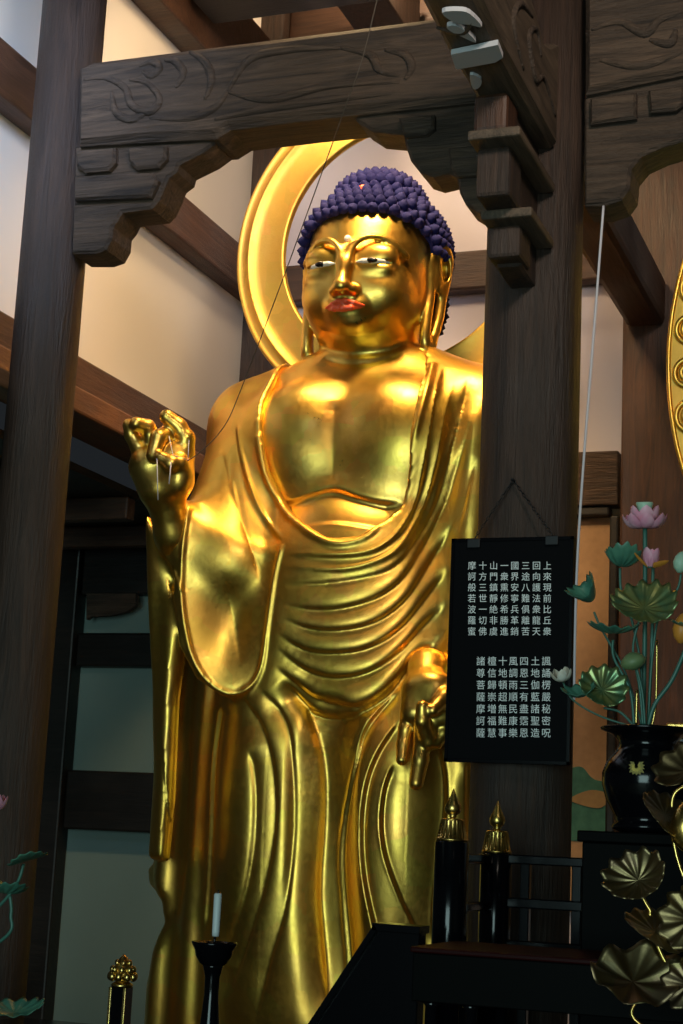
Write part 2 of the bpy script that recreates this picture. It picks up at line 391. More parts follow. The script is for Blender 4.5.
# beam from the pillar back to the broad post
mb = MB().b2((-1.48, 5.66, 4.10), (-1.29, 7.615, 4.34), .03); o = mb.build('connecting_beam', REDY, None, (-1.4, 7, 4.05)); tag(o, 'red-brown beam running back from the pillar to the broad rear post', 'beam')
# side room: dark frame with pale panels
px0 = -5.0
pn = MB()
timber('screen_rail', (-4.94, BY-.10, 2.55), (-4.07, BY-.004, 2.75), BLACKW, 'black rail between the small upper and middle pale panels', 'rail')
timber('screen_rail', (-4.94, BY-.10, 1.60), (-4.07, BY-.004, 1.94), BLACKW, 'black rail between the middle and the tall lower pale panels', 'rail')
head_rail = timber('screen_rail', (-4.94, BY-.10, 2.98), (-4.07, BY-.004, 3.44), BLACKW, 'black head rail over the pale panels', 'rail')
timber('screen_post', (-5.22, BY-.13, 0), (-4.95, BY-.004, 3.44), BLACKW, 'black upright at the left of the pale panels behind the sleeve', 'post')
p = [WY(x, y, BY-.14) for x, y in [(88, 594), (88, 620), (92, 617), (96, 617), (112, 616), (128, 612), (137, 606), (137, 594)]]
o = MB().prism(p, BY-.16, BY-.12).build('curved_bracket', DARKW, None); o.parent = head_rail; o.matrix_parent_inverse = Matrix.Translation(-Vector(head_rail.location))
for i, (Y, z, nm) in enumerate([(6.15, 3.20, 'second nearest'), (6.75, 3.20, 'third nearest'), (7.5, 3.20, 'fourth nearest'), (8.25, 3.20, 'farthest'), (5.45, 3.20, 'nearest')]):
    timber('ceiling_joist', (-7.5, Y, z), (-4.06, Y+.09, z+.12), REDX, nm+' ceiling joist of the dark side room behind the raised arm', 'joist', 'joists of the side room ceiling')
struct('ceiling', MB().b2((-7.9, 2, 3.32), (WX-.1, BY, 3.36)), BLACKW)
# ------------------------------------------------------------------ posts and carved front beam
def post(name, x, y, r, z1, m, label):
    mb = MB(); n = 40
    mb.lathe([(r*1.0, 0), (r, 1.2), (r, 3.0), (r*1.0, z1)], (0, 0, 0), n); o = mb.build(name, m, None); o.location = (x, y, 0); return tag(o, label, 'pillar')
PX, PY = -1.405, 5.5
pil = post('pillar', PX, PY, .172, 7.0, DARKZ, 'dark round wooden pillar carrying the black sutra tablet')
lpo = post('pillar', -3.40, PY, .132, 7.0, DARKZ, 'slim dark wooden pillar at the left under the carved beam end')
YB0, YB1 = 5.36, 5.62
def W2(l, Y=YB0): return [WY(a, b, Y) for a, b in l]
beam = thing('carved_beam', 'weathered dark front beam with carved swirls spanning from slim pillar to right pillar', 'beam', (-2.4, 5.5, 4.3))
def child(mb, name, m, root):
    o = mb.build(name, m, None); o.parent = root; o.matrix_parent_inverse = Matrix.Translation(-Vector(root.location)); return o
prof = W2([(77, 66), (90, 60), (415, 18), (520, 3), (520, 95), (400, 107), (300, 118), (228, 127), (214, 136), (150, 139), (76, 144)])
child(MB().prism(prof, YB0, YB1, bev=.03), 'beam_body', DARKW, beam)
def relief(name, curves, Y, root, m, r=.016):
    mb = MB()
    for c in curves:
        pts = spline([(*WY(a, b, Y),) for a, b in c], 6); n = len(pts)
        mb.tube([(p[0], Y, p[1]) for p in pts], [r*(.35+.65*sin(pi*(i+.5)/n)) for i in range(n)], 8)
    return child(mb, name, m, root)
relief('carved_swirl', [[(84, 80), (105, 78), (125, 88), (132, 105), (150, 112), (160, 100), (148, 84), (130, 80)], [(112, 92), (116, 112), (132, 120), (148, 112)],
    [(140, 66), (152, 62), (160, 68), (152, 76), (143, 72)], [(165, 60), (176, 62), (184, 74), (176, 88)], [(150, 118), (190, 118), (215, 108), (228, 92)], [(215, 120), (250, 112), (330, 100), (400, 92)],
    [(228, 92), (250, 60), (290, 50), (341, 48)], [(228, 92), (270, 100), (330, 86), (400, 82)], [(190, 52), (205, 62), (212, 80), (205, 100)], [(341, 48), (370, 55), (380, 70), (400, 76)], [(385, 50), (405, 55), (412, 68), (405, 80)]], YB0+.002, beam, DARKW, .018)
# brackets: traced outline, stepped blocks
def bracket(name, outline, Y0, Y1, label, blocks=(), fl=0):
    pr = [WY(a, b, Y0) for a, b in outline]; zt = max(p[1] for p in pr)
    root = thing(name, label, 'bracket', (pr[0][0], (Y0+Y1)/2, zt))
    child(MB().prism(pr, Y0, Y1, bev=.012), 'bracket_arm', DARKW, root)
    for bl in blocks:
        q = [WY(a, b, Y0-.03) for a, b in bl]; child(MB().prism(q, Y0-.035, Y1+.03, bev=.012), 'bearing_block', DARKW, root)
    return root
bracket('bracket', [(75, 146), (150, 142.5), (214, 139.5), (214, 143), (202, 152), (190, 158), (178, 164), (176, 171), (168, 177), (164, 186), (158, 200), (151, 208), (135, 210), (121, 212), (117, 220), (112, 226), (111, 238), (105, 249), (94, 253), (71, 253)], 5.41, 5.59,
    'stepped carved bracket on the slim left pillar under the beam', [[(76, 150), (115, 147), (115, 162), (108, 170), (84, 172), (76, 166)], [(128, 147), (166, 145), (166, 158), (158, 167), (136, 169), (128, 161)], [(74, 176), (152, 172), (158, 180), (150, 197), (74, 200)]])
bracket('bracket', [(352, 116), (490, 102), (492, 214), (478, 212), (465, 204), (459, 192), (457, 177), (448, 172), (432, 176), (420, 172), (410, 160), (405, 145), (403, 134), (395, 133), (372, 131), (358, 122)], 5.41, 5.59,
    'stepped carved bracket on the left face of the right pillar', [[(448, 148), (489, 143), (489, 166), (480, 174), (457, 176), (450, 168)], [(398, 118), (434, 114), (434, 128), (426, 134), (404, 136)]])
bracket('bracket', [(584, 97), (690, 72), (690, 138), (660, 147), (641, 156), (631, 168), (629, 188), (621, 199), (604, 205), (584, 205)], 5.41, 5.59,
    'stepped carved bracket on the right face of the right pillar', [[(590, 98), (636, 92), (636, 118), (590, 124)], [(648, 90), (684, 85), (684, 104), (676, 110), (650, 112)]])
o = MB().prism(W2([(584, -20), (700, -40), (700, 68), (584, 92)]), YB0, YB1, bev=.03).build('carved_beam', DARKW, None, (-1, 5.5, 4.3)); tag(o, 'weathered dark beam leaving the right pillar towards the right edge', 'beam')
relief('carved_swirl', [[(592, 30), (620, 22), (645, 34), (660, 20), (683, 12)], [(600, 60), (640, 66), (683, 52)], [(650, 40), (670, 44), (676, 30)]], YB0+.002, o, DARKW, .018)
# beam nose and bracket arms coming forward from the right pillar
NX0, NX1, zb = -1.468, -1.292, 4.035
nose = thing('beam_nose', 'carved beam end with painted white marks projecting forward from the right pillar', 'beam end', ((NX0+NX1)/2, 5.0, zb))
GREYW = wood('grey_brown_timber', (.045, .030, .020), (.16, .105, .068), 'y', .6, .5)
side = [(5.34, zb), (5.0, zb), (4.6, zb+.01), (4.3, zb+.04), (3.95, zb+.12), (3.85, zb+.24), (3.92, zb+.40), (4.2, zb+.46), (4.75, zb+.40), (5.0, zb+.36), (5.12, zb+.30), (5.2, zb+.33), (5.34, zb+.40)]
child(MB().prism(side, NX0, NX1, 'x', bev=.022), 'carved_head', GREYW, nose)
sw = MB()
for c in ([(5.3, zb+.10), (5.12, zb+.16), (5.0, zb+.10), (4.9, zb+.20), (5.0, zb+.28), (5.08, zb+.22)], [(4.85, zb+.06), (4.7, zb+.15), (4.78, zb+.26), (4.95, zb+.30)], [(4.7, zb+.3), (4.55, zb+.2), (4.4, zb+.25), (4.45, zb+.36)], [(4.3, zb+.12), (4.15, zb+.2), (4.2, zb+.32), (4.32, zb+.26)]):
    pts = spline(c, 6); sw.tube([(NX1, p[0], p[1]) for p in pts], [.013*(.3+.7*sin(pi*(i+.5)/len(pts))) for i in range(len(pts))])
child(sw, 'carved_swirl', DARKW, nose); sw = MB()
for c in ([(NX0+.03, 5.2), (NX0+.06, 5.05), (NX0+.13, 4.98)], [(NX0+.02, 4.40), (NX0+.09, 4.45), (NX0+.15, 4.36)], [(NX0+.03, 4.62), (NX0+.10, 4.57), (NX0+.15, 4.62)]):
    pts = spline(c, 6); sw = MB(); sw.tube([(p[0], p[1], zb+.004) for p in pts], [.010*(.3+.7*sin(pi*(i+.5)/len(pts))) for i in range(len(pts))]); child(sw, 'carved_groove', DARKW, nose)
WPAINT = newmat('chalk_white_paint', (.50, .48, .50), .8)
def onb(px, py): d = ray(px, py); t = (zb-CAM[2])/d[2]; q = CAM+d*t; return (q[0], q[1])
def mark(name, lst, label, dz=.003):
    o = child(MB().prism([onb(*q) for q in lst], zb-dz, zb+.012, 'z'), name, WPAINT, nose); o['label'] = label
mark('white_strip', [(451, 53), (498, 43), (503, 56), (495, 61), (456, 68)], 'white painted strip', .006)
mark('white_eye_mark', spline([(442, 12), (458, 10), (470, 13), (482, 26), (470, 24), (455, 22)], 3, True), 'white painted eye mark')
mark('white_eye_mark', spline([(447, 26), (456, 25), (470, 34), (476, 42), (462, 36), (450, 30)], 3, True), 'narrow white painted mark')
mark('white_eye_mark', spline([(470, 74), (481, 78), (480, 86), (473, 88)], 3, True), 'small white painted mark')
arm = thing('bracket', 'stepped bracket arms under the carved beam end on the front of the right pillar', 'bracket', (-1.4, 5.2, 3.6))
def zY(py, Y, px=505): return WY(px, py, Y)[1]
st = [(4.86, 128), (4.93, 196), (5.08, 262)]
z_1, z_2, z_3 = zY(134, 4.9), zY(203, 4.98), zY(268, 5.12)
AX0, AX1 = -1.46, -1.345
pr = [(5.36, zb), (4.90, zb), (4.90, z_1), (4.95, z_1-.01), (4.95, z_2+.06), (4.98, z_2+.01), (5.05, z_2), (5.11, z_2-.01), (5.11, z_3+.05), (5.14, z_3+.01), (5.22, z_3), (5.36, z_3)]
child(MB().prism(pr, AX0+.012, AX1-.012, 'x', bev=.010), 'bracket_arm', DARKZ, arm)
for (y0, y1, za, zb_, m_) in ((4.86, 5.0, z_1, zb-.002, REDZ), (4.91, 5.07, z_2, z_1-.035, DARKZ), (5.07, 5.22, z_3+.02, z_2-.04, DARKZ)):
    child(MB().b2((AX0, y0, za), (AX1, y1, zb_), .014), 'bearing_block', m_, arm)
for (y0, y1, zc) in ((4.84, 5.34, z_1-.018), (5.02, 5.34, z_2-.018)):
    child(MB().b2((AX0-.012, y0, zc-.017), (AX1+.05, y1, zc+.017), .008), 'bearing_plate', GREYW, arm)
# rail ends that touch the slim left pillar
timber('shelf_board', (-3.62, 4.2, 3.29), (-3.50, 5.62, 3.365), wood('shelf_timber', (.11, .05, .022), (.24, .12, .055), 'y', .5, .3), 'short brown board meeting the left side of the slim pillar', 'board')
timber('side_beam', (-3.62, 3.0, 3.37), (-3.54, 5.37, 3.75), DARKZ, 'dark board above the short brown board left of the slim pillar', 'board') if False else None
# ================================================================== the golden statue
SX, SY = -2.487, 6.75
SO = np.array([SX, SY, 0.0])
def LP(px, py, yl=0.0):
    p = atY(px, py, SY+yl)-SO; return (p[0], p[2])
def LPs(lst, y=None): return [LP(q[0], q[1], q[2] if y is None else y) for q in lst]
statue = thing('buddha_statue', 'giant gilded standing Buddha statue with blue curled hair and raised hand', 'statue', tuple(SO))
CORE = [  # z, cx, cy, rx, ry
    (.10, 0, .02, .50, .34), (.5, 0, .02, .51, .35), (1.0, 0, .0, .53, .36), (1.5, 0, -.01, .55, .37), (2.0, 0, -.02, .54, .37), (2.4, 0, -.03, .51, .37),
    (2.7, 0, -.02, .48, .35), (3.0, 0, .0, .52, .33), (3.3, 0, .02, .60, .32), (3.5, 0, .03, .58, .29), (3.62, 0, .04, .46, .24), (3.72, 0, .05, .32, .19), (3.80, 0, .05, .2, .15)]
def torso(v, grow=0.0):
    v.loft(CORE, .02, grow, p=2.25)
    for s in (-1, 1):
        v.ell((s*.23, -.17, 3.33), (.24+grow, .17+grow, .25+grow), .10)      # breast
        v.cone((s*.16, .04, 3.66), (s*.54, .04, 3.46), .14+grow, .19+grow, .10) # shoulder
    v.ell((0, -.17, 2.78), (.33+grow, .22+grow, .26+grow), .08)                # belly
# ---------------------------------------------------------------- robe
rv = Vol((-1.12, -.75, .02), (1.02, .55, 3.95), .0135)
torso(rv, .028)
rv.ell((0, -.16, 2.62), (.42, .26, .5), .12)
rv.ell((-.24, -.10, 1.75), (.28, .30, .85), .12); rv.ell((.24, -.10, 1.75), (.28, .30, .85), .12)   # thighs
# arms in sleeves
rv.chain([(-.54, .03, 3.45), (-.60, .0, 3.1), (-.62, -.06, 2.68)], [.205, .185, .17], .08)
rv.chain([(.54, .03, 3.45), (.62, .02, 3.0), (.66, -.0, 2.6)], [.205, .19, .18], .08)
rv.chain([(-.62, -.06, 2.68), (-.66, -.30, 2.78)], [.17, .14], .08)
rv.chain([(.66, 0, 2.62), (.60, -.2, 2.35)], [.18, .15], .08)
# mantle falling from the raised arm
mant = [(186, 590), (156, 700), (152, 760), (149, 862), (143, 868), (144, 885), (163, 902), (167, 922), (152, 950), (142, 985), (139, 1030), (138, 1120), (145, 1215), (300, 1215), (330, 700), (270, 600)]
rv.slab(LPs([p+(-.08 if p[0] < 190 else -.2,) for p in mant]), lambda X, Z: -.17+.16*np.clip((X+.25)/-.6, 0, 1)**2+.02*np.sin(X*34+.6*np.sin(Z*1.2)), .10, .08, .08)
fall = [(148, 512), (150, 600), (153, 690), (153, 780), (148, 858), (158, 863), (171, 862), (177, 800), (181, 700), (188, 640), (192, 600), (190, 585), (178, 592), (170, 560), (160, 530)]
rv.slab(LPs([p+(-.42+.10*min(1, max(0, (p[1]-530)/330)),) for p in fall]), lambda X, Z: -.43+.10*np.clip((2.9-Z)/1.4, 0, 1)+.018*np.clip((2.8-Z)*2, 0, 1)*np.sin((X+.8)*36), .05, .05, .05)
drape = [(186, 500), (183, 530), (181, 560), (181, 600), (186, 648), (200, 680), (225, 698), (248, 694), (262, 672), (270, 625), (277, 580), (284, 545), (270, 545), (240, 545), (214, 530), (196, 507)]
dcx, dcz = LP(228, 620, -.42)
rv.slab(LPs([p+(-.42,) for p in drape]), lambda X, Z: -.47+.12*np.clip((X+.62)/.35, 0, 1)+.06*np.exp(-((X-dcx)/.10)**2-((Z-dcz)/.22)**2), .05, .035, .04)
rv.cone((-.60, -.12, 2.80), (-.665, -.44, 2.86), .15, .085, .08)
rv.cone((-.44, -.16, 3.10), (-.46, -.33, 2.80), .13, .11, .12)
rv.cone((-.52, -.10, 3.2), (-.62, -.33, 2.80), .15, .12, .10)
rv.cone((-.50, -.06, 3.36), (-.58, -.33, 2.84), .15, .12, .12)
rv.cone((-.43, -.10, 3.30), (-.45, -.35, 2.74), .14, .10, .12)
# wide sleeve at the other side
slv = [(446, 480), (470, 420), (500, 400), (530, 480), (540, 640), (505, 750), (480, 790), (479, 900), (474, 1030), (466, 1215), (380, 1215), (420, 1000), (425, 760), (430, 640)]
rv.slab(LPs([p+(-.12,) for p in slv]), lambda X, Z: -.12+.10*np.clip((X-.5)/.3, 0, 1)+.02*np.sin(X*30), .13, .08, .09)
# hem flare
rv.loft([(.06, 0, .04, .56, .40), (.2, 0, .03, .54, .38), (.6, 0, .02, .50, .34)], .1)
# hollow under the apron between the legs
g = [(332, 716, -.36), (326, 760, -.36), (326, 820, -.35), (330, 900, -.34), (340, 980, -.33), (350, 1100, -.33)]
gp = [(LP(*q)[0], -.47, LP(*q)[1]) for q in g]
gp = [tuple(v) for v in spline(gp, 4)]; rv.path(gp, [float(v) for v in np.interp(np.arange(len(gp))/4, range(6), [.05, .10, .115, .125, .13, .13])], .08, 's')
# neckline
neck = [(288, 364, -.02), (279, 372, -.1), (271, 388, -.2), (264, 408, -.26), (262, 437, -.31), (267, 472, -.35), (283, 504, -.37), (300, 522, -.38), (330, 540, -.39), (360, 537, -.39), (380, 522, -.38), (396, 505, -.37), (405, 472, -.36), (412, 437, -.32), (421, 402, -.26), (428, 375, -.15), (431, 362, -.02), (425, 320, 0), (295, 320, 0)]
neck2 = poly_neck = LPs(neck)
def cut(X, Y, Z):
    d = poly_sdf(X[:, 0, 0][:, None], Z[0, 0, :][None, :], np.array(neck2, float))[:, None, :]
    return np.maximum(d, Y-.16)
rv.op(cut, (-.7, -.8, 2.6), (.7, .2, 3.95), .012, 's')
# open hollow behind the wrist inside the sleeve
V, Q = rv.mesh(); V = relax(V, Q, 10); V, Q = catmull(V, Q)
from mathutils.bvhtree import BVHTree
bvh = BVHTree.FromPolygons([tuple(v) for v in V], [tuple(int(i) for i in q) for q in Q])
CL = Vector(CAM-SO)
def hit(px, py, y=-.35):
    d = Vector(ray(px, py)); h = bvh.ray_cast(CL, d)[0]
    if h is None: x, z = LP(px, py, y); return np.array([x, y, z])
    return np.array(h)
def crop5(l): return [(280+x/2.846, 360+y/2.846) for x, y in l]
def crop6(l): return [(100+x/2.846, 680+y/2.846) for x, y in l]
def crop7(l): return [(300+x/2.846, 680+y/2.846) for x, y in l]
def crop4(l): return [(100+x/2.846, 360+y/2.846) for x, y in l]
FOLDS = []  # (points, side that sinks (-1 right of travel, +1 left), depth, width, ridge, reach)
def fold(pts, side=-1, A=.022, w=.045, ridge=.006, rw=.010, fade=.12): FOLDS.append((pts, side, A, w, ridge, rw, fade))
for k, c in enumerate([
    [(0, 552), (100, 556), (200, 556), (280, 538), (350, 480), (395, 380), (420, 250), (455, 60), (465, 20)],
    [(0, 588), (130, 598), (230, 588), (330, 545), (390, 460), (440, 330), (470, 180), (500, 40)],
    [(-10, 640), (100, 635), (230, 618), (330, 585), (400, 495), (460, 360), (520, 120), (535, 40)],
    [(-10, 690), (80, 708), (180, 703), (290, 668), (370, 600), (440, 470), (500, 290), (560, 110)],
    [(-5, 728), (80, 764), (190, 765), (290, 735), (380, 660), (450, 540), (500, 420)],
    [(-15, 770), (60, 824), (160, 834), (260, 815), (360, 750), (440, 650), (480, 580)],
    [(-20, 810), (60, 880), (150, 905), (250, 886), (340, 830), (420, 750), (480, 680)],
    [(-20, 868), (20, 905), (80, 958), (160, 985), (250, 970), (340, 900), (420, 820), (480, 750)]]):
    c2 = crop5(c)
    fold(c2, -1, [.016, .010, .026, .034, .038, .040, .042, .04][k], .055, .004 if k > 1 else .009, .012, .2)
fold(crop5([(0, 905), (40, 965), (90, 1010), (140, 1025), (200, 1005), (300, 955), (370, 880), (440, 800)]), -1, .07, .07, .004, .012)   # apron's lower edge
# neckline rim
ncx = [(345+(q[0]-345)*1.03, 440+(q[1]-440)*1.03 if q[1] > 440 else q[1]) for q in neck[1:17]]
fold(ncx, +1, 0.0, .03, .016, .013, .02)
fold([(237, 422), (240, 450), (248, 483), (258, 508), (269, 525), (283, 541)], -1, .012, .03, .012, .012)
fold([(222, 450), (228, 480), (238, 510), (252, 545), (262, 575)], -1, .010, .04, .006, .016)
fold([(232, 470), (240, 510), (252, 550), (262, 590)], 1, .012, .05, .0, .016, .2)
# drape rim and long falls
fold([(189, 503), (185, 530), (182, 560), (181.5, 600), (189, 647), (203, 676), (226, 693), (246, 690), (261, 670), (268, 625), (275, 575), (283, 543)], -1, 0.0, .03, .014, .011, .03)
fold([(222, 570), (228, 600), (236, 640), (240, 668)], 1, .010, .05, .0, .018, .3)
fold([(154, 520), (165, 550), (176, 575), (181, 592)], 1, .006, .03, .012, .010, .02)

fold(crop6([(345, 70), (335, 120), (320, 250), (315, 400), (305, 600), (295, 720)]), 1, .02, .06, .010, .010)
fold(crop6([(250, 150), (250, 400), (235, 560), (215, 680)]), -1, .02, .07, .006, .02)
fold(crop6([(415, 190), (432, 300), (430, 450), (405, 600), (365, 720), (340, 800)]), 1, .03, .06, .004, .015)
fold(crop6([(390, 30), (455, 130), (488, 250), (495, 400), (470, 560), (430, 700), (350, 930)]), -1, .03, .07, .004, .012)
fold(crop6([(445, 15), (515, 100), (548, 200), (560, 350), (553, 500), (527, 650), (480, 800), (440, 979)]), -1, .035, .08, .004, .012)
fold(crop6([(510, 10), (590, 100), (622, 200), (632, 300), (628, 450), (622, 600), (635, 750), (655, 979)]), 1, .055, .10, .002, .02)
fold(crop7([(200, 110), (140, 225), (108, 350), (96, 480), (103, 620), (123, 820), (133, 979)]), -1, .05, .09, .002, .011)
fold(crop7([(305, 10), (200, 100), (140, 220), (110, 350), (98, 480), (105, 620), (125, 820), (135, 979)]), 1, .03, .07, .012, .011)
fold(crop7([(290, 105), (220, 200), (180, 310), (168, 450), (180, 580), (210, 710), (240, 850)]), 1, .025, .06, .012, .010)
fold(crop7([(270, 230), (240, 300), (228, 400), (240, 500), (280, 610), (320, 695), (370, 800)]), 1, .025, .05, .012, .010)
fold(crop7([(390, 180), (408, 240), (414, 300), (413, 370), (400, 480), (380, 620), (380, 760)]), 1, .03, .06, .010, .010)
fold(crop7([(475, 235), (476, 450)]), 1, .02, .03, .008, .010)
# folds of the far shoulder and sleeve
fold(crop5([(562, 270), (545, 330), (520, 420), (500, 500)]), -1, .02, .06, .006, .012, .35)
fold(crop5([(540, 60), (500, 180), (470, 300)]), -1, .012, .04, .006, .012, .4)
NV = normals(V, Q); D = np.zeros(len(V))
for pts, side, A, w, rg, rw, fade in FOLDS:
    C = np.array([hit(*p[:2]) for p in spline(pts, 5)])
    # even out jumps of the traced line
    if len(C) > 8:
        q = np.pad(C[:, 1], 4, mode='edge'); C[:, 1] = np.median(np.stack([q[j:j+len(C)] for j in range(9)]), axis=0)
    for _ in range(8): C[1:-1, 1] = (C[:-2, 1]+C[1:-1, 1]*2+C[2:, 1])/4
    for _ in range(2): C[1:-1] = (C[:-2]+C[1:-1]*2+C[2:])/4
    lo = C.min(0)-.3; hi = C.max(0)+.3; sel = np.all((V > lo) & (V < hi), axis=1) & (NV[:, 1] < .25)
    idx = np.nonzero(sel)[0]; SQ = np.array([1, .4, 1.]); d, sd, t = seg_dist(V[idx]*SQ, C*SQ)
    tp = np.clip(np.minimum(t, 1-t)/fade, 0, 1); tp = tp*tp*(3-2*tp)
    ss = sd*side*d                              # >0 : sinking side
    st = 1/(1+np.exp(-ss/.0035))                # soft step
    if rg < .008: D[idx] += tp*(-.75*A*st*np.exp(-np.maximum(ss, 0)/w)-.45*A*(1-st)*np.exp(-d/(w*.35)))
    else: D[idx] += tp*(-A*st*np.exp(-np.maximum(ss, 0)/w*1.2)+.15*A*(1-st)*np.exp(-(np.minimum(ss, 0)/(w*.8))**2)+.8*rg*np.exp(-(d/rw)**2))
V = V+NV*D[:, None]
V = relax(V, Q, 1, .3)
robe = mesh_obj('robe', to_mesh('robe', V, Q), GOLD, statue)
del rv
# ---------------------------------------------------------------- body: chest, neck, head in one skin
bv = Vol((-.72, -.48, 2.55), (.72, .5, 4.66), .0075)
torso(bv, 0.0)
bv.cone((0, .04, 3.55), (0, .02, 3.98), .20, .185, .06)
for z, r in ((3.70, .215), (3.765, .205)): pass
H = lambda s, *a, **k: None
bv.ell((0, .05, 4.24), (.305, .34, .285), .03)
bv.ell((0, -.02, 4.06), (.288, .316, .30), .05)
bv.ell((0, -.05, 3.95), (.250, .260, .20), .06)
bv.ell((0, -.235, 3.855), (.085, .065, .06), .06)
for s in (-1, 1):
    bv.ell((s*.145, -.19, 3.985), (.10, .105, .11), .05)
    # eye socket hollow and swollen lid
    bv.ell((s*.118, -.262, 4.128), (.100, .062, .070), .03)
    bv.ell((s*.118, -.285, 4.060), (.080, .030, .026), .03)
    bv.chain([(s*.045, -.345, 4.086), (s*.12, -.338, 4.084), (s*.19, -.285, 4.090)], .006, .008, 's')
    brow = [(s*.020, -.352, 4.07), (s*.026, -.347, 4.13), (s*.052, -.340, 4.182), (s*.10, -.322, 4.207), (s*.155, -.292, 4.205), (s*.205, -.252, 4.18), (s*.245, -.205, 4.14)]
    bv.chain(spline(brow, 4), .0095, .014)
    # ear: rim, lobe loop, inner shell
    ear = [(s*.292, -.03, 4.15), (s*.303, -.01, 4.235), (s*.328, .035, 4.262), (s*.343, .07, 4.22), (s*.338, .07, 4.13), (s*.325, .055, 4.03), (s*.315, .045, 3.93), (s*.302, .02, 3.84), (s*.292, -.005, 3.785), (s*.285, -.035, 3.785), (s*.283, -.045, 3.84), (s*.288, -.035, 3.93), (s*.292, -.02, 4.03)]
    bv.chain(spline(ear, 5, True), .020, .014)
    bv.ell((s*.318, .045, 4.14), (.026, .072, .115), .02)
    bv.ell((s*.335, .05, 4.16), (.018, .035, .055), .02, 's')
    bv.ell((s*.298, .0, 3.80), (.02, .028, .035), .02)
bv.chain([(0, -.325, 4.17), (0, -.350, 4.08), (0, -.372, 3.98)], [.018, .021, .032], .035)
bv.ell((0, -.373, 3.965), (.040, .036, .028), .02)
for s in (-1, 1):
    bv.ell((s*.042, -.338, 3.960), (.026, .034, .024), .016)
    bv.ell((s*.018, -.370, 3.938), (.011, .016, .012), .008, 's')
# mouth mound and chin crease
bv.ell((0, -.275, 3.905), (.10, .07, .045), .03)
bv.cone((-.05, -.335, 3.868), (.05, -.335, 3.868), .012, .012, .02, 's')
# chest: breast line, belly crease
bl = [(262, 503), (285, 504), (310, 496), (333, 491), (358, 498), (385, 502), (400, 500)]
c = [LP(x, y, -.36) for x, y in bl]
V, Q = bv.mesh(); V = relax(V, Q, 3)
bvh = BVHTree.FromPolygons([tuple(v) for v in V], [tuple(int(i) for i in q) for q in Q])
NV = normals(V, Q); D = np.zeros(len(V))
for pts, side, A, w, rg, rw in (
    ([(258, 500), (285, 503), (310, 495), (333, 490), (358, 497), (385, 503), (402, 503)], -1, .030, .07, .0, .01),
    ([(262, 528), (290, 530), (312, 525), (335, 523), (360, 526), (385, 530), (400, 528)], 1, .012, .05, .006, .012),
    ([(316, 326), (330, 331), (350, 334), (372, 332), (392, 324)], 1, .010, .03, .004, .02), ([(312, 344), (330, 350), (355, 353), (385, 350), (408, 342)], 1, .016, .02, .0, .01), ([(312, 344), (330, 350), (355, 353), (385, 350), (408, 342)], -1, .016, .02, .0, .01),
    ([(322, 358), (345, 363), (375, 361), (402, 352)], 1, .012, .02, .0, .01), ([(322, 358), (345, 363), (375, 361), (402, 352)], -1, .012, .02, .0, .01),
    ([(334, 400), (333, 440), (333, 485)], 1, .010, .05, .0, .01), ([(334, 400), (333, 440), (333, 485)], -1, .010, .05, .0, .01)):
    C = np.array([hit(*p) for p in spline(pts, 5)])
    sel = np.all((V > C.min(0)-.2) & (V < C.max(0)+.2), axis=1); idx = np.nonzero(sel)[0]; d, sd, t = seg_dist(V[idx], C)
    tp = np.clip(np.minimum(t, 1-t)/.15, 0, 1); ss = sd*side*d; st = 1/(1+np.exp(-ss/.006))
    D[idx] += tp*(-A*st*np.exp(-np.maximum(ss, 0)/w)+rg*np.exp(-(d/rw)**2))
V = V+NV*D[:, None]; BV, BQ = V, Q
# ---------------------------------------------------------------- hands (joined into the body mesh)
def P3(px, py, y): x, z = LP(px, py, y); return (x, y, z)
def hz(x, y): return (110+x/6.21, 400+y/6.21)
def hz2(x, y): return (380+x/6.83, 660+y/6.83)
def hand_mesh(build, lo, hi):
    v = Vol(lo, hi, .0055); build(v); V, Q = v.mesh(); return relax(V, Q, 2), Q
def raised(v):
    q = lambda x, y, yy: P3(*hz(x, y), yy)
    # palm and heel of the hand, forearm
    v.cone(q(250, 400, -.60), q(290, 520, -.59), .085, .075, .03)
    v.cone(q(370, 380, -.60), q(380, 510, -.59), .080, .075, .04)
    v.cone(q(240, 430, -.61), q(280, 560, -.60), .075, .06, .04)
    v.cone(q(440, 330, -.59), q(430, 500, -.59), .055, .065, .04)
    v.ell(q(430, 470, -.625), (.055, .05, .085), .03)          # ball of the thumb
    v.cone(q(330, 560, -.58), P3(174, 535, -.48), .082, .078, .05)
    v.cone(P3(174, 535, -.48), P3(186, 600, -.24), .078, .08, .04)
    # little, ring finger stand up; middle bends to the thumb; forefinger upright
    v.chain([q(205, 370, -.615), q(180, 300, -.63), q(135, 220, -.635), q(118, 155, -.66)], [.037, .035, .031, .028], .012)
    v.chain([q(250, 330, -.61), q(262, 240, -.615), q(232, 170, -.64), q(165, 148, -.685)], [.039, .037, .034, .031], .012)
    v.chain([q(340, 330, -.61), q(350, 215, -.63), q(300, 235, -.685), q(268, 345, -.705)], [.040, .037, .035, .030], .012)
    v.chain([q(465, 340, -.59), q(470, 240, -.60), q(425, 165, -.62), q(352, 105, -.655)], [.043, .040, .036, .032], .012)
    v.chain([q(440, 470, -.62), q(430, 400, -.655), q(380, 395, -.69), q(315, 358, -.705)], [.048, .038, .034, .029], .014)
    # palm lines
    v.chain([q(185, 440, -.693), q(280, 420, -.700), q(350, 400, -.70)], .004, .005, 's')
    v.chain([q(190, 525, -.688), q(290, 495, -.692), q(360, 455, -.69)], .004, .005, 's')
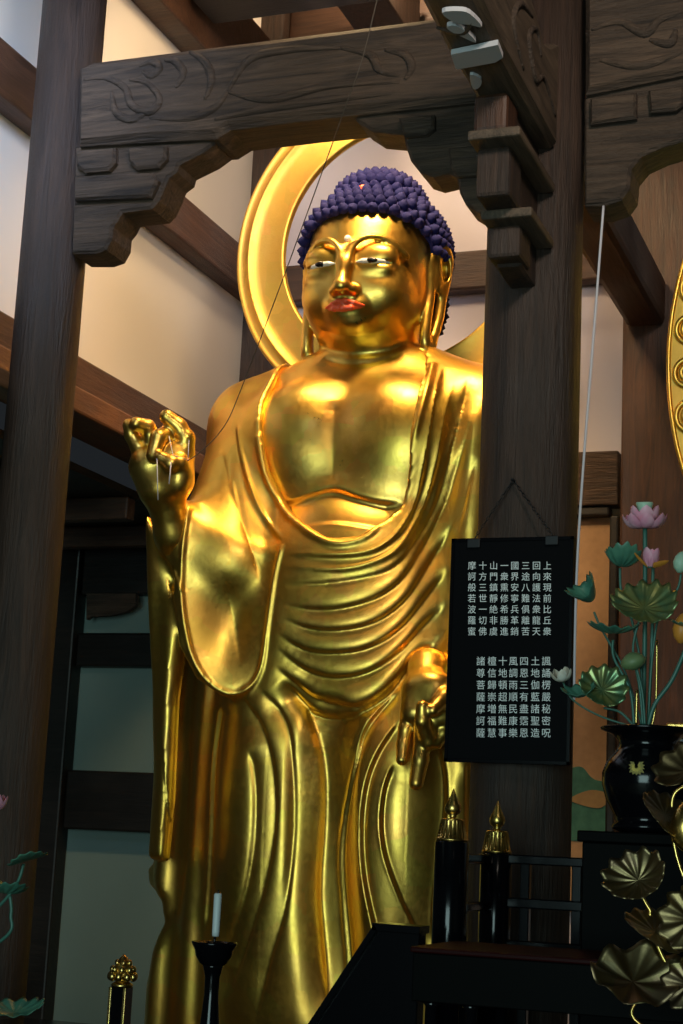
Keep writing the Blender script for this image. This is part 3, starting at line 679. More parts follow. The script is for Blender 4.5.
def lowered(v):
    q = lambda x, y, yy: P3(*hz2(x, y), yy)
    v.cone(q(440, -60, -.06), q(350, 110, -.33), .07, .08, .03); v.cone(q(330, 60, -.33), q(320, 200, -.42), .085, .08, .03)
    v.cone(q(260, 220, -.44), q(240, 360, -.47), .065, .06, .04)
    v.cone(q(380, 200, -.44), q(390, 380, -.47), .07, .062, .04)
    v.cone(q(440, 230, -.42), q(470, 400, -.45), .06, .05, .04)
    v.chain([q(205, 380, -.47), q(180, 470, -.485), q(160, 580, -.50), q(150, 680, -.52)], [.036, .032, .028, .024], .010)
    v.chain([q(290, 400, -.49), q(290, 530, -.50), q(275, 680, -.52), q(248, 840, -.545)], [.036, .034, .033, .029], .010)
    v.chain([q(355, 400, -.49), q(330, 560, -.515), q(290, 420, -.56), q(290, 320, -.565)], [.036, .033, .031, .026], .010)
    v.chain([q(430, 400, -.46), q(430, 500, -.48), q(385, 565, -.50)], [.034, .030, .026], .010)
    v.chain([q(470, 210, -.44), q(440, 260, -.50), q(360, 345, -.555)], [.042, .034, .026], .014)
parts = [(BV, BQ)]
wx, wz = LP(165, 470, -.6); parts.append(hand_mesh(raised, (wx-.25, -.80, wz-.85), (wx+.28, -.22, wz+.40)))
wx, wz = LP(420, 720, -.45); parts.append(hand_mesh(lowered, (wx-.25, -.68, wz-.40), (wx+.30, -.2, wz+.45)))
off = 0; VV = []; QQ = []
for v, q in parts: VV.append(v); QQ.append(q+off); off += len(v)
body = mesh_obj('body', to_mesh('body', np.concatenate(VV), np.concatenate(QQ)), SKIN, statue)
# ---------------------------------------------------------------- face details
def sdf_part(name, build, lo, hi, h, m, parent, label=None):
    v = Vol(lo, hi, h); build(v); V, Q = v.mesh(); o = mesh_obj(name, to_mesh(name, relax(V, Q, 1), Q), m, parent)
    if label: o['label'] = label
    return o
RED = newmat('vermilion_lacquer', (.85, .10, .03), .35)
def lips(v):
    v.chain([(-.090, -.315, 3.893), (-.050, -.338, 3.900), (-.018, -.352, 3.907), (0, -.352, 3.902), (.018, -.352, 3.907), (.050, -.338, 3.900), (.090, -.315, 3.893)], [.005, .0105, .0125, .0115, .0125, .0105, .005], .008)
    v.chain([(-.075, -.317, 3.886), (-.038, -.341, 3.878), (0, -.350, 3.875), (.038, -.341, 3.878), (.075, -.317, 3.886)], [.005, .012, .015, .012, .005], .008)
    v.chain([(-.085, -.335, 3.890), (-.045, -.362, 3.889), (0, -.374, 3.890), (.045, -.362, 3.889), (.085, -.335, 3.890)], .004, .004, 's')
sdf_part('lips', lips, (-.11, -.40, 3.85), (.11, -.25, 3.95), .004, RED, statue, 'vermilion red lips')
WHITE = newmat('white_inlay', (.85, .85, .82), .15); BLACK = newmat('black_inlay', (.01, .01, .012), .12)
for s in (-1, 1):
    e = sdf_part('eye', lambda v: v.chain([(s*.048, -.334, 4.090), (s*.08, -.333, 4.092), (s*.12, -.325, 4.094), (s*.165, -.298, 4.096), (s*.195, -.270, 4.096)], [.003, .011, .013, .011, .003], .004), (-.22, -.37, 4.06), (.22, -.23, 4.13), .003, WHITE, statue, 'white eye')
    mb = MB(); bm = bmesh.new(); bmesh.ops.create_uvsphere(bm, u_segments=16, v_segments=10, radius=1)
    for v in bm.verts: v.co = Vector((s*.116+v.co.x*.031, -.3285+v.co.y*.0140, 4.093+v.co.z*.0122))
    me = bpy.data.meshes.new('iris'); bm.to_mesh(me); bm.free(); mesh_obj('iris', me, BLACK, e)
def ball(name, c, r, m, parent, label=None):
    bm = bmesh.new(); bmesh.ops.create_uvsphere(bm, u_segments=20, v_segments=12, radius=1)
    rr = r if hasattr(r, '__len__') else (r, r, r)
    for v in bm.verts: v.co = Vector((c[0]+v.co.x*rr[0], c[1]+v.co.y*rr[1], c[2]+v.co.z*rr[2]))
    me = bpy.data.meshes.new(name); bm.to_mesh(me); bm.free(); o = mesh_obj(name, me, m, parent)
    if label: o['label'] = label
    return o
ball('forehead_jewel', (0, -.322, 4.205), .0165, WHITE, statue, 'white round jewel between the brows')
# ---------------------------------------------------------------- hair of curls
BLUE = newmat('ultramarine_pigment', (.02, .022, .14), .8, 0, .25); b_ = BLUE.node_tree.nodes['Principled BSDF']
tcb = N(BLUE, 'ShaderNodeTexNoise', Scale=14, Detail=3); L(BLUE, coords(BLUE), tcb.inputs['Vector']); rb = ramp(BLUE, tcb.outputs['Fac'], [(.35, (.008, .011, .095)), (.7, (.022, .018, .10))]); L(BLUE, rb.outputs['Color'], b_.inputs['Base Color'])
hv = Vol((-.42, -.40, 3.75), (.42, .55, 4.78), .012)
HC = [((0, .050, 4.265), (.325, .345, .280)), ((0, .06, 4.475), (.205, .205, .165)), ((0, .15, 4.04), (.285, .22, .27))]
for c, r in HC: hv.ell(c, r, .02)
hv.slab([(-.5, 3.7), (-.5, 4.22), (-.305, 4.13), (-.292, 4.25), (-.25, 4.315), (-.15, 4.345), (0, 4.355), (.15, 4.345), (.25, 4.315), (.292, 4.25), (.305, 4.13), (.5, 4.22), (.5, 3.7)], lambda X, Z: -.47+0*X, .5, .015, .02, 's', -1, .2)
V, Q = hv.mesh(); V = relax(V, Q, 3)
hbvh = BVHTree.FromPolygons([tuple(v) for v in V], [tuple(int(i) for i in q) for q in Q])
hair = mesh_obj('hair', to_mesh('hair', V, Q), BLUE, statue); hair['label'] = 'ultramarine blue hair of small curls with a topknot'
def curl_mesh():
    mb = MB(); prof = [(.022, -.010), (.0275, .002), (.0290, .010), (.0270, .018), (.0245, .021), (.0225, .027), (.0175, .032), (.0145, .034), (.0100, .038), (.0045, .042), (.0008, .045)]
    mb.lathe([(r*.88, z*.95) for r, z in prof], n=12); me = bpy.data.meshes.new('hair_curl'); me.from_pydata(mb.v, [], mb.f); me.validate()
    for p in me.polygons: p.use_smooth = True
    me.materials.append(BLUE); return me
cm = curl_mesh(); spots = []
def hairline(x, y): # lowest z that carries curls
    if y > .05: return 3.86
    if y > -.05: return 4.13
    return 4.362-.9*max(0, abs(x)-.1)**2*1.6-.75*max(0, abs(x)-.2)
def march(c, d):
    # from outside towards the centre
    c = Vector(c); d = Vector(d).normalized(); h, n, i, _ = hbvh.ray_cast(c+d*.9, -d); return h, n
sp_ = .0465
def rows(c, els, rad):
    for j, (el, rr) in enumerate(els):
        n = max(1, int(round(2*pi*rr*cos(el)/sp_)))
        for i in range(n):
            a = 2*pi*(i+.5*(j % 2))/n-pi/2; d = (cos(a)*cos(el), sin(a)*cos(el), sin(el)); h, nn = march(c, d)
            if h is None: continue
            if h.z < hairline(h.x, h.y)-.012: continue
            if abs(h.x) > .27 and -.03 < h.y < .09 and h.z < 4.22: continue
            if all((h-s[0]).length > .0335 for s in spots): spots.append((h, nn))
def hl(x): return 4.350-.75*max(0, abs(x)-.10)**2*1.6-.9*max(0, abs(x)-.2)
for j in range(5):
    n = 15; off = .5*(j % 2)
    for i in range(-n//2, n//2+2):
        x = (i+off)*.043
        if abs(x) > .285: continue
        z = hl(x)+.014+j*.039; h, nn, _, _ = hbvh.ray_cast(Vector((x*1.02, -1.2, z)), Vector((0, 1, 0)))
        if h is not None and nn.z < .93 and all((h-s[0]).length > .0335 for s in spots): spots.append((h, nn))
rows((0, .06, 4.46), [(radians(e), .225) for e in np.arange(88, -2, -11.5)], .21)
rows((0, .065, 4.23), [(radians(e), .345) for e in np.arange(52, -50, -7.4)], .34)
def seen(s):
    d = s[0]-CL; return s[1].dot(-d.normalized())
vis = sorted(spots, key=lambda s: -seen(s))
first = [s for s in vis][:100]; rest = vis[100:]
random.shuffle(spots)
def place(s): return Matrix.Translation(s[0]) @ s[1].to_track_quat('Z', 'Y').to_matrix().to_4x4()
proto = bpy.data.objects.new('hair_curl', cm)
for i, s in enumerate(first):
    o = proto if i == 0 else proto.copy(); link(o, hair); o.matrix_local = place(s)
mb = MB(); pv = [v.co.copy() for v in cm.vertices]; pf = [tuple(p.vertices) for p in cm.polygons]
for s in rest: M = place(s); mb.add([M @ v for v in pv], pf, True)
o = mb.build('small_curls', BLUE, hair); o['kind'] = 'stuff'
h, nn = march((0, .06, 4.44), (0, -1, .22)); ball('topknot_jewel', tuple(h+nn*.012), (.026, .016, .024), RED, statue, 'small red jewel in the hair')
print('curls', len(spots))
# ---------------------------------------------------------------- halo ring
def halo():
    mb = MB(); cx, cz, yb = HALO; n = 120; vs = []; fs = []
    prof = [(RI, .0), (RI+.006, -.018), (RI+.014, -.022), (RI+.022, -.018), (.5*(RI+RO), -.018), (.5*(RI+RO)+.05, -.018), (.5*(RI+RO)+.056, -.028), (.5*(RI+RO)+.066, -.028), (.5*(RI+RO)+.072, -.018), (RO-.022, -.018), (RO-.014, -.024), (RO-.006, -.018), (RO, 0), (RO-.01, .03), (RI+.012, .03)]
    k = len(prof)
    for i in range(n):
        a = 2*pi*i/n
        for r, y in prof: vs.append((cx+r*cos(a), yb+y, cz+r*sin(a)))
    for i in range(n):
        for j in range(k): fs.append((i*k+j, ((i+1) % n)*k+j, ((i+1) % n)*k+(j+1) % k, i*k+(j+1) % k))
    mb.add(vs, fs, True); return mb.build('halo_ring', HALOG, statue)
HALO = (-.02, 4.475, .46); RI, RO = .61, .875
h_ = halo(); h_['label'] = 'large flat gilded halo ring behind the head'
mb = MB(); mb.box((0, .50, 3.0), (.09, .05, 1.75), bev=.01); mb.box((0, .44, 3.65), (.07, .2, .07), bev=.01); mb.build('halo_post', GOLD, statue)
# ---------------------------------------------------------------- lotus pedestal (below the frame)
mb = MB(); mb.lathe([(.70, -.02), (.72, 0), (.70, .05), (.62, .08)], n=48)
for ring, (nn_, rr, zz) in enumerate(((18, .70, .03), (18, .66, .05))):
    for i in range(nn_):
        a = 2*pi*(i+.5*ring)/nn_; M = Matrix.Rotation(a, 4, 'Z') @ Matrix.Translation((rr-.03, 0, zz-.02)) @ Matrix.Rotation(radians(-12), 4, 'Y')
        vs = []; fs = []
        for u in range(7):
            for w in range(5):
                t = u/6; s = w/4-.5; wd = .22*sin(pi*min(.97, t*.8+.2)); vs.append(M @ Vector((.07*sin(t*pi)+.03*(1-4*s*s), s*wd, t*.13)))
        for u in range(6):
            for w in range(4): fs.append((u*5+w, u*5+w+1, (u+1)*5+w+1, (u+1)*5+w))
        mb.add(vs, fs, True)
mb.build('lotus_pedestal', HALOG, statue)
# ================================================================== things in front of the statue
LACQ = newmat('black_lacquer', (.003, .003, .004), .14, 0, .30); LACQM = newmat('black_lacquer_worn', (.002, .002, .002), .5, 0, .03)
BRASS = gold_leaf('gilt_brass', (.85, .58, .18), (.70, .45, .12), .22, .4)
REDL = newmat('dark_red_lacquer', (.020, .0025, .0025), .45, 0, .05)
def Q3(px, py, Y): p = atY(px, py, Y); return Vector((p[0], p[1], p[2]))
def part(mb, name, m, root, label=None, smooth=None):
    """shapes given in world coordinates, parented to a thing without a turn"""
    o = mb.build(name, m, None, smooth=smooth); o.parent = root; o.matrix_parent_inverse = Matrix.Translation(-Vector(root.location))
    if label: o['label'] = label
    return o
# ---------------------------------------------------------------- altar platform
pf = thing('altar_platform', 'low black lacquered altar platform in front of the pillars', 'altar', (-1.0, 4.2, 0))
part(MB().b2((-3.05, 3.3, 0), (.75, 5.18, .90), .01), 'base', LACQM, pf)
part(MB().b2((-3.12, 3.23, .90), (.82, 5.24, .95), .01), 'top', LACQ, pf)
# ---------------------------------------------------------------- sutra tablet
TY = 5.27
tb = thing('sutra_tablet', 'black hanging tablet with columns of white characters on the right pillar', 'tablet', tuple(Q3(509, 764, TY)))
c = [WY(449.5, 540, TY), WY(573.5, 535, TY), WY(570.5, 765, TY), WY(446.5, 762, TY)]
x0 = (c[0][0]+c[3][0])/2; x1 = (c[1][0]+c[2][0])/2; z1 = (c[0][1]+c[1][1])/2; z0 = (c[2][1]+c[3][1])/2
part(MB().b2((x0, TY, z0), (x1, TY+.022, z1), .003), 'board', newmat('matte_black_board', (.003, .003, .004), .6, 0, .05), tb)
fr = MB()
for a, b in (((x0, TY-.004, z0), (x1, TY, z0+.012)), ((x0, TY-.004, z1-.012), (x1, TY, z1)), ((x0, TY-.004, z0), (x0+.012, TY, z1)), ((x1-.012, TY-.004, z0), (x1, TY, z1))): fr.b2(a, b, .001)
part(fr, 'rim', LACQ, tb)
TXT = newmat('white_lettering', (.88, .92, .92), .7)
def ref_mid():
    cu = bpy.data.curves.new('lettering', 'FONT'); cu.body = '\n'.join('國國國國國國國'); cu.align_x = 'CENTER'; cu.align_y = 'CENTER'; cu.size = 1; cu.space_line = 1.22
    o = bpy.data.objects.new('lettering', cu); link(o); dg = bpy.context.evaluated_depsgraph_get(); dg.update(); me = bpy.data.meshes.new_from_object(o.evaluated_get(dg)); bpy.data.objects.remove(o)
    y = [v.co.y for v in me.vertices]; return (max(y)+min(y))/2, max(y)-min(y)
MYREF, MYH = ref_mid()
def column(txt, px, pya, pyb):
    n = len(txt); a = Q3(px, pya, TY); b = Q3(px, pyb, TY); pitch = (a.z-b.z)/(n-1)
    cu = bpy.data.curves.new('lettering', 'FONT'); cu.body = '\n'.join(txt); cu.align_x = 'CENTER'; cu.align_y = 'CENTER'; cu.size = 1; cu.resolution_u = 6
    cu.space_line = 1.22
    o = bpy.data.objects.new('lettering', cu); link(o)
    dg = bpy.context.evaluated_depsgraph_get(); dg.update(); me = bpy.data.meshes.new_from_object(o.evaluated_get(dg)); bpy.data.objects.remove(o)
    co = np.zeros(len(me.vertices)*3, np.float32); me.vertices.foreach_get('co', co); co = co.reshape(-1, 3)
    xs, ys = co[:, 0], co[:, 1]; sy = (a.z-b.z)/(MYH-.9); cx = (a.x+b.x)/2; cz = (a.z+b.z)/2; my = MYREF
    out = np.stack([cx+xs*sy*.98+(a.x-b.x)*(ys-my)/MYH, TY-.003+co[:, 2], cz+(ys-my)*sy], 1); me.vertices.foreach_set('co', out.astype(np.float32).ravel()); me.update()
    me.materials.clear(); me.materials.append(TXT); o = bpy.data.objects.new('lettering', me); link(o); o.parent = tb; o.matrix_parent_inverse = Matrix.Translation(-Vector(tb.location))
for t, x in zip(['摩訶般若波羅蜜', '十方三世一切佛', '山門鎮靜絶非虞', '一衆熏修希勝進', '國界安寧兵革銷', '三途八難俱離苦', '回向護法衆龍天', '上來現前比丘衆'], [472.5, 483.4, 494.2, 504.9, 515.3, 526.2, 537, 547.8]): column(t, x-.4, 566, 631.5)
for t, x in zip(['諸尊菩薩摩訶薩', '檀信歸崇増福慧', '十地頓超無難事', '風調雨順民康樂', '四恩三有盡霑恩', '土地伽藍諸聖造', '諷誦楞嚴秘密呪'], [481.3, 492.5, 503.3, 513.8, 524.6, 535.8, 546.8]): column(t, x-.4, 661.5, 733)
hk = [Q3(474, 540, TY-.004), Q3(552, 537, TY-.004)]; top = Q3(513, 480, TY+.04)
for h in hk: part(MB().box((h.x, TY-.003, h.z-.012), (.045, .016, .032), bev=.003), 'hanger_clip', newmat('dark_iron', (.02, .02, .022), .45, .6), tb)
IRON = bpy.data.materials['dark_iron']
ch = MB()
for h in hk:
    n = 16; a = h+Vector((0, .01, .008))
    for i in range(n):
        p = a.lerp(top, (i+.5)/n); d = (top-a).normalized(); ln = (top-a).length/n*.62
        M = Matrix.Translation(p) @ d.to_track_quat('X', 'Z').to_matrix().to_4x4() @ Matrix.Rotation(pi/2*(i % 2), 4, 'X')
        ring = [M @ Vector((ln*cos(t), .0045*sin(t), 0)) for t in np.linspace(0, 2*pi, 9)]; ch.tube(ring, .0016, 5)
part(ch, 'chain', IRON, tb)
nb = MB(); nb.tube([top+Vector((0, -.015, 0)), top+Vector((0, .05, 0))], .005); part(nb, 'nail', IRON, tb)
# ---------------------------------------------------------------- balustrade
bl = thing('balustrade', 'black lacquered balustrade with gilt bud caps below the sutra tablet', 'balustrade', (-1.37, 4.8, .95))
FL8 = lambda n, d: (lambda a, z: 1+d*cos(n*a))
def newel(px, pybase, pytop, Y, r, root):
    b = Q3(px, pybase, Y); t = Q3(px, pytop, Y); h = t.z-b.z
    nw = part(MB().lathe([(r, .95), (r, b.z-.004), (r*.9, b.z)], (b.x, Y, 0), 28), 'newel_post', LACQ, root)
    cp = MB(); rr = r*.86
    cp.lathe([(rr*1.06, 0), (rr*1.06, h*.04), (rr*1.0, h*.05), (rr*.80, h*.38), (rr*.78, h*.39)], tuple(b), 96, None, lambda a, z: 1+(.035*cos(22*a) if h*.045 < z < h*.385 else .03))
    cp.lathe([(rr*.80, 0), (rr*.74, h*.03), (rr*.5, h*.04)], (b.x, b.y, b.z+h*.385), 32)
    o = part(cp, 'fluted_cap', BRASS, nw); o['label'] = 'fluted gilt cap'
    fn = MB(); fn.lathe([(rr*.22, h*.40), (rr*.20, h*.44), (rr*.32, h*.46), (rr*.25, h*.48), (rr*.50, h*.53), (rr*.58, h*.60), (rr*.52, h*.68), (rr*.34, h*.78), (rr*.17, h*.88), (rr*.05, h*.97), (.0005, h)], tuple(b), 28)
    o = part(fn, 'bud_finial', BRASS, nw); o['label'] = 'gilt bud finial'
    return b
n1 = newel(452, 841, 788, 4.6, .049, bl)
n2 = newel(496.5, 853, 800, 5.02, .049, bl)
zr = n2.z
for z, h in ((zr-.035, .03), (zr-.17, .025), (zr-.30, .025)): part(MB().b2((n1.x-.02, 4.64, z), (n1.x+.02, 5.0, z+h), .004), 'rail', LACQ, bl)
for z, h in ((zr-.03, .028), (zr-.16, .03), (zr-.30, .045)): part(MB().b2((n2.x+.03, 5.0, z), (-.72, 5.04, z+h), .004), 'rail', LACQ, bl)
part(MB().b2((n1.x-.02, 5.0, zr-.035), (n2.x-.03, 5.04, zr-.004), .004), 'rail', LACQ, bl)
for x in (-1.26, -1.10, -.97, -.80): part(MB().b2((x-.015, 5.005, .95), (x+.015, 5.035, zr-.01), .003), 'baluster', LACQ, bl)
# ---------------------------------------------------------------- lacquer table and sloping rail
ty = 4.0; a = Q3(410, 948, ty); b = Q3(600, 958, ty)
tbl = thing('altar_table', 'black lacquered altar table with a faint red edge at the bottom', 'table', ((a.x+b.x)/2+.2, ty+.2, .95))
zt = (a.z+b.z)/2; xr = -.45
part(MB().b2((a.x, ty, zt-.014), (xr, ty+.38, zt), .004), 'tabletop', REDL, tbl, 'dark red edged top')
part(MB().b2((a.x+.006, ty+.006, zt-.13), (xr-.006, ty+.36, zt-.014), .003), 'apron', LACQM, tbl)
for x in (a.x+.05, a.x+.15, xr-.10):
    for y in (ty+.035, ty+.33): part(MB().lathe([(.020, .95), (.016, 1.0), (.016, zt-.14), (.024, zt-.13)], (x, y, 0), 16), 'leg', LACQ, tbl)
sl = thing('sloping_rail', 'black lacquered sloping stair rail rising beside the altar table', 'rail', tuple(Q3(350, 1010, 4.15)*1))
A = Q3(375, 925, 4.3); Bq = Q3(310, 1024, 4.3); Cq = Q3(420, 925, 4.3)
w_ = Cq.x-A.x; dz = (A.z-Bq.z)
pr = [(A.x, A.z), (Cq.x, A.z-.002), (Cq.x, .953), (A.x-(A.z-.96)/dz*(A.x-Bq.x), .953)]
part(MB().prism(pr, 4.3, 4.36, bev=.004), 'side_board', LACQ, sl)
part(MB().prism([(A.x-.004, A.z+.006), (Cq.x+.004, A.z+.004), (Cq.x+.004, A.z-.016), (A.x-.004, A.z-.014)], 4.285, 4.375, bev=.002), 'cap_rail', LACQ, sl)
pr2 = [(A.x+.002, A.z+.004), (A.x+.012, A.z-.012), (Bq.x-.028, Bq.z-.075), (Bq.x-.044, Bq.z-.065)]
part(MB().prism(pr2, 4.285, 4.375, bev=.002), 'slope_rail', LACQ, sl)
# ---------------------------------------------------------------- candle stand
cy = 4.3; t = Q3(214.5, 943, cy); s_ = 1/372.
cs = thing('candle_stand', 'black turned candle stand holding a white candle before the golden robe', 'candlestick', (t.x, cy, .95))
part(MB().lathe([(.085, .95), (.09, .965), (.06, .985), (.035, 1.03), (.026, 1.10), (.020, t.z-.14), (.021, t.z-.09), (.027, t.z-.065), (.030, t.z-.058)], (t.x, cy, 0), 32), 'stem', LACQ, cs)
part(MB().lathe([(.026, t.z-.062), (.038, t.z-.054), (.050, t.z-.035), (.053, t.z-.02), (.063, t.z-.002), (.063, t.z+.003), (.056, t.z+.002), (.044, t.z-.015), (.01, t.z-.02)], (t.x, cy, 0), 40), 'drip_pan', LACQ, cs)
part(MB().lathe([(.004, t.z-.02), (.003, t.z+.03)], (t.x, cy, 0), 10), 'spike', LACQ, cs)
cd = thing('candle', 'slim white candle on the black candle stand', 'candle', (t.x+.002, cy, t.z+.018))
ct = Q3(217, 893, cy)
WAX = newmat('white_wax', (.62, .66, .66), .45); part(MB().lathe([(.0095, t.z+.018), (.0105, t.z+.03), (.0112, ct.z-.004), (.009, ct.z), (.003, ct.z-.002)], (t.x+.002, cy, 0), 20), 'wax_stick', WAX, cd)
part(MB().tube([(t.x+.002, cy, ct.z-.003), (t.x+.003, cy, ct.z+.009)], .0018), 'wick', IRON, cd)
# ---------------------------------------------------------------- gilt finial post at the lower left
fy = 4.6; f = Q3(122, 985, fy); ft = Q3(122, 954, fy)
fp = thing('finial_post', 'black post with a carved gilt lotus bud finial at the lower left', 'post', (f.x, fy, .95))
part(MB().b2((f.x-.026, fy-.026, .95), (f.x+.026, fy+.026, f.z-.004), .004), 'post', LACQ, fp)
ed = MB()
for sx in (-1, 1): ed.b2((f.x+sx*.024-.004, fy-.030, .95), (f.x+sx*.024+.004, fy-.024, f.z-.006), .001)
part(ed, 'gilt_edge', BRASS, fp)
h = ft.z-f.z
kn = MB(); kn.lathe([(.030, f.z-.006), (.034, f.z), (.028, f.z+.006), (.020, f.z+.01)], (f.x, fy, 0), 24)
kn.lathe([(.018, f.z+.005), (.030, f.z+h*.3), (.026, f.z+h*.6), (.012, f.z+h*.88), (.001, f.z+h)], (f.x, fy, 0), 20)
for k, (n, rr, zz, sz) in enumerate(((9, .036, .28, .014), (8, .031, .50, .012), (6, .021, .72, .010))):
    for i in range(n):
        a_ = 2*pi*(i+.5*(k % 2))/n; bm = bmesh.new(); bmesh.ops.create_uvsphere(bm, u_segments=8, v_segments=6, radius=1)
        kn.add([(f.x+cos(a_)*rr+v.co.x*sz*.8, fy+sin(a_)*rr+v.co.y*sz*.8, f.z+h*zz+v.co.z*sz) for v in bm.verts], [tuple(v.index for v in fc.verts) for fc in bm.faces], True); bm.free()
part(kn, 'lotus_bud', BRASS, fp, 'carved gilt lotus bud')
# ---------------------------------------------------------------- vase stand and vase
vy = 4.6
vs_ = thing('vase_stand', 'plain black stand under the black flower vase', 'stand', (-.72, 4.62, .95))
bt = Q3(577, 830, 4.46)
part(MB().b2((bt.x, 4.46, bt.z-.03), (-.40, 4.80, bt.z), .004), 'top', LACQM, vs_)
part(MB().b2((bt.x+.012, 4.472, .95), (-.412, 4.788, bt.z-.03), .004), 'body', LACQM, vs_)
vm = Q3(648, 728, vy); vb_z = bt.z; VH = vm.z-vb_z
va = thing('flower_vase', 'round black lacquer vase with a gilt flower crest', 'vase', (vm.x, vy, vb_z))
def vz(f): return vb_z+VH*f
part(MB().lathe([(.070, vz(0)), (.092, vz(.03)), (.098, vz(.06)), (.085, vz(.10)), (.088, vz(.15)), (.112, vz(.30)), (.124, vz(.45)), (.124, vz(.56)), (.112, vz(.67)), (.090, vz(.76)), (.079, vz(.82)), (.080, vz(.87)), (.098, vz(.93)), (.128, vz(.97)), (.131, vz(.99)), (.126, vz(1.0)), (.095, vz(.985)), (.05, vz(.96))], (vm.x, vy, 0), 56), 'vase_body', LACQ, va)
# crest of petals on the belly, facing the camera
cr = MB(); pc = Q3(637, 768, vy-.118); dirc = Vector((pc.x-vm.x, pc.y-vy, 0)).normalized()
side_ = Vector((-dirc.y, dirc.x, 0))
if side_.x < 0: side_ = -side_
cc = Vector((vm.x, vy, pc.z))+dirc*.127
for i in range(11):
    ang = radians(-215+i*(250/10)); L_ = .028 if ang < 0 and abs(ang+pi/2) < 1.0 else .023; u = side_*cos(ang)+Vector((0, 0, 1))*sin(ang); v_ = side_*(-sin(ang))+Vector((0, 0, 1))*cos(ang)
    o0 = cc+Vector((0, 0, .004))
    P_ = [o0+u*.004, o0+u*L_*.55+v_*.0055-dirc*.002, o0+u*L_-dirc*.006, o0+u*L_*.55-v_*.0055-dirc*.002, o0+u*L_*.5+dirc*.004]
    cr.add(P_, [(0, 1, 4), (1, 2, 4), (2, 3, 4), (3, 0, 4), (0, 3, 2, 1)])
part(cr, 'gilt_crest', newmat('pale_gilt', (.75, .62, .22), .45, .4), va, 'gilt flower crest')
# ---------------------------------------------------------------- lotus arrangement helpers
def gm(name, c1, c2, r=.4, metal=0.0):
    m = newmat(name, c1, r, metal); b = m.node_tree.nodes['Principled BSDF']; n = N(m, 'ShaderNodeTexNoise', Scale=22, Detail=4); L(m, coords(m), n.inputs['Vector']); rr = ramp(m, n.outputs['Fac'], [(.35, c1), (.65, c2)]); L(m, rr.outputs['Color'], b.inputs['Base Color']); return m
LEAF = gm('painted_green_leaf', (.045, .15, .11), (.09, .24, .16), .38); LEAFG = gm('gilt_leaf_face', (.30, .30, .10), (.12, .22, .11), .32, .6)
STEM = newmat('painted_green_stem', (.05, .16, .12), .4); PINK = gm('pink_petal', (.80, .30, .44), (.90, .50, .60), .45); PALE = newmat('pale_green_bud', (.42, .62, .46), .45)
CREAM = gm('cream_petal', (.72, .60, .46), (.85, .80, .70), .45); PODG = gm('seed_pod_green', (.16, .24, .10), (.24, .30, .14), .5); ORNG = newmat('orange_petal', (.75, .28, .04), .45)
GSTEM = BRASS
def basis(n, roll=0.0):
    n = Vector(n).normalized(); return n.to_track_quat('Z', 'Y').to_matrix().to_4x4() @ Matrix.Rotation(roll, 4, 'Z')
def leaf(name, c, n, r, m, root, roll=0.0, cup=.35, rip=.10, nr=14, squash=1.0, fold=0.0, label=None, th=.0018):
    """round ribbed lotus leaf with a wavy rim and thickness"""
    mb = MB(); M = Matrix.Translation(Vector(c)) @ basis(n, roll); R_, A_ = 8, nr*6
    top_ = []; 
    for i in range(R_+1):
        t = i/R_
        for j in range(A_):
            a = 2*pi*j/A_; rr = r*t*(1+.05*t*cos(nr*a)); x, y = rr*cos(a), rr*sin(a)*squash
            z = r*cup*t*t+r*rip*t**1.3*cos(nr*a)*.55+r*.10*t*t*sin(2*a+1)+fold*abs(x)*t
            if fold: x *= (1-.35*min(1, fold))
            top_.append(M @ Vector((x, y, z)))
    fs = []
    for i in range(R_):
        for j in range(A_): j2 = (j+1) % A_; fs.append((i*A_+j, i*A_+j2, (i+1)*A_+j2, (i+1)*A_+j))
    nn = M.to_3x3() @ Vector((0, 0, -th)); k = len(top_); vs = top_+[v+nn for v in top_]; fs = fs+[tuple(reversed([q+k for q in f])) for f in fs]
    for j in range(A_): j2 = (j+1) % A_; fs.append((R_*A_+j, R_*A_+j2, k+R_*A_+j2, k+R_*A_+j))
    mb.add(vs, fs, True); return part(mb, name, m, root, label)
def petal_mb(mb, base, out, up, Lg, W, curl=.35, th=.0015):
    out = Vector(out).normalized(); up = Vector(up).normalized(); sd = up.cross(out).normalized(); top_ = []; nu, nw = 8, 6
    for i in range(nu+1):
        t = i/nu; w = W*sin(pi*min(1, t*.86+.10))**.8*(1 if t < .98 else .12); ang = curl*t*2.2
        p = Vector(base)+(out*sin(.35+ang*.9)+up*cos(.35+ang*.9))*Lg*t*.0
        # arc path
        a0 = .2; p = Vector(base)
        for q in range(i): tt = (q+.5)/nu; an = a0+curl*3.0*(1-tt)*.6; p = p+(out*sin(an)+up*cos(an))*(Lg/nu)
        nrm = (out*cos(a0+curl)-up*sin(a0+curl))
        for j in range(nw+1): s = j/nw-.5; top_.append(p+sd*(2*s*w)-nrm*(1-4*s*s)*-.35*w)
    fs = []
    for i in range(nu):
        for j in range(nw): q = i*(nw+1)+j; fs.append((q, q+1, q+nw+2, q+nw+1))
    k = len(top_); vs = top_+[v-out*th for v in top_]; fs = fs+[tuple(reversed([q+k for q in f])) for f in fs]; mb.add(vs, fs, True)
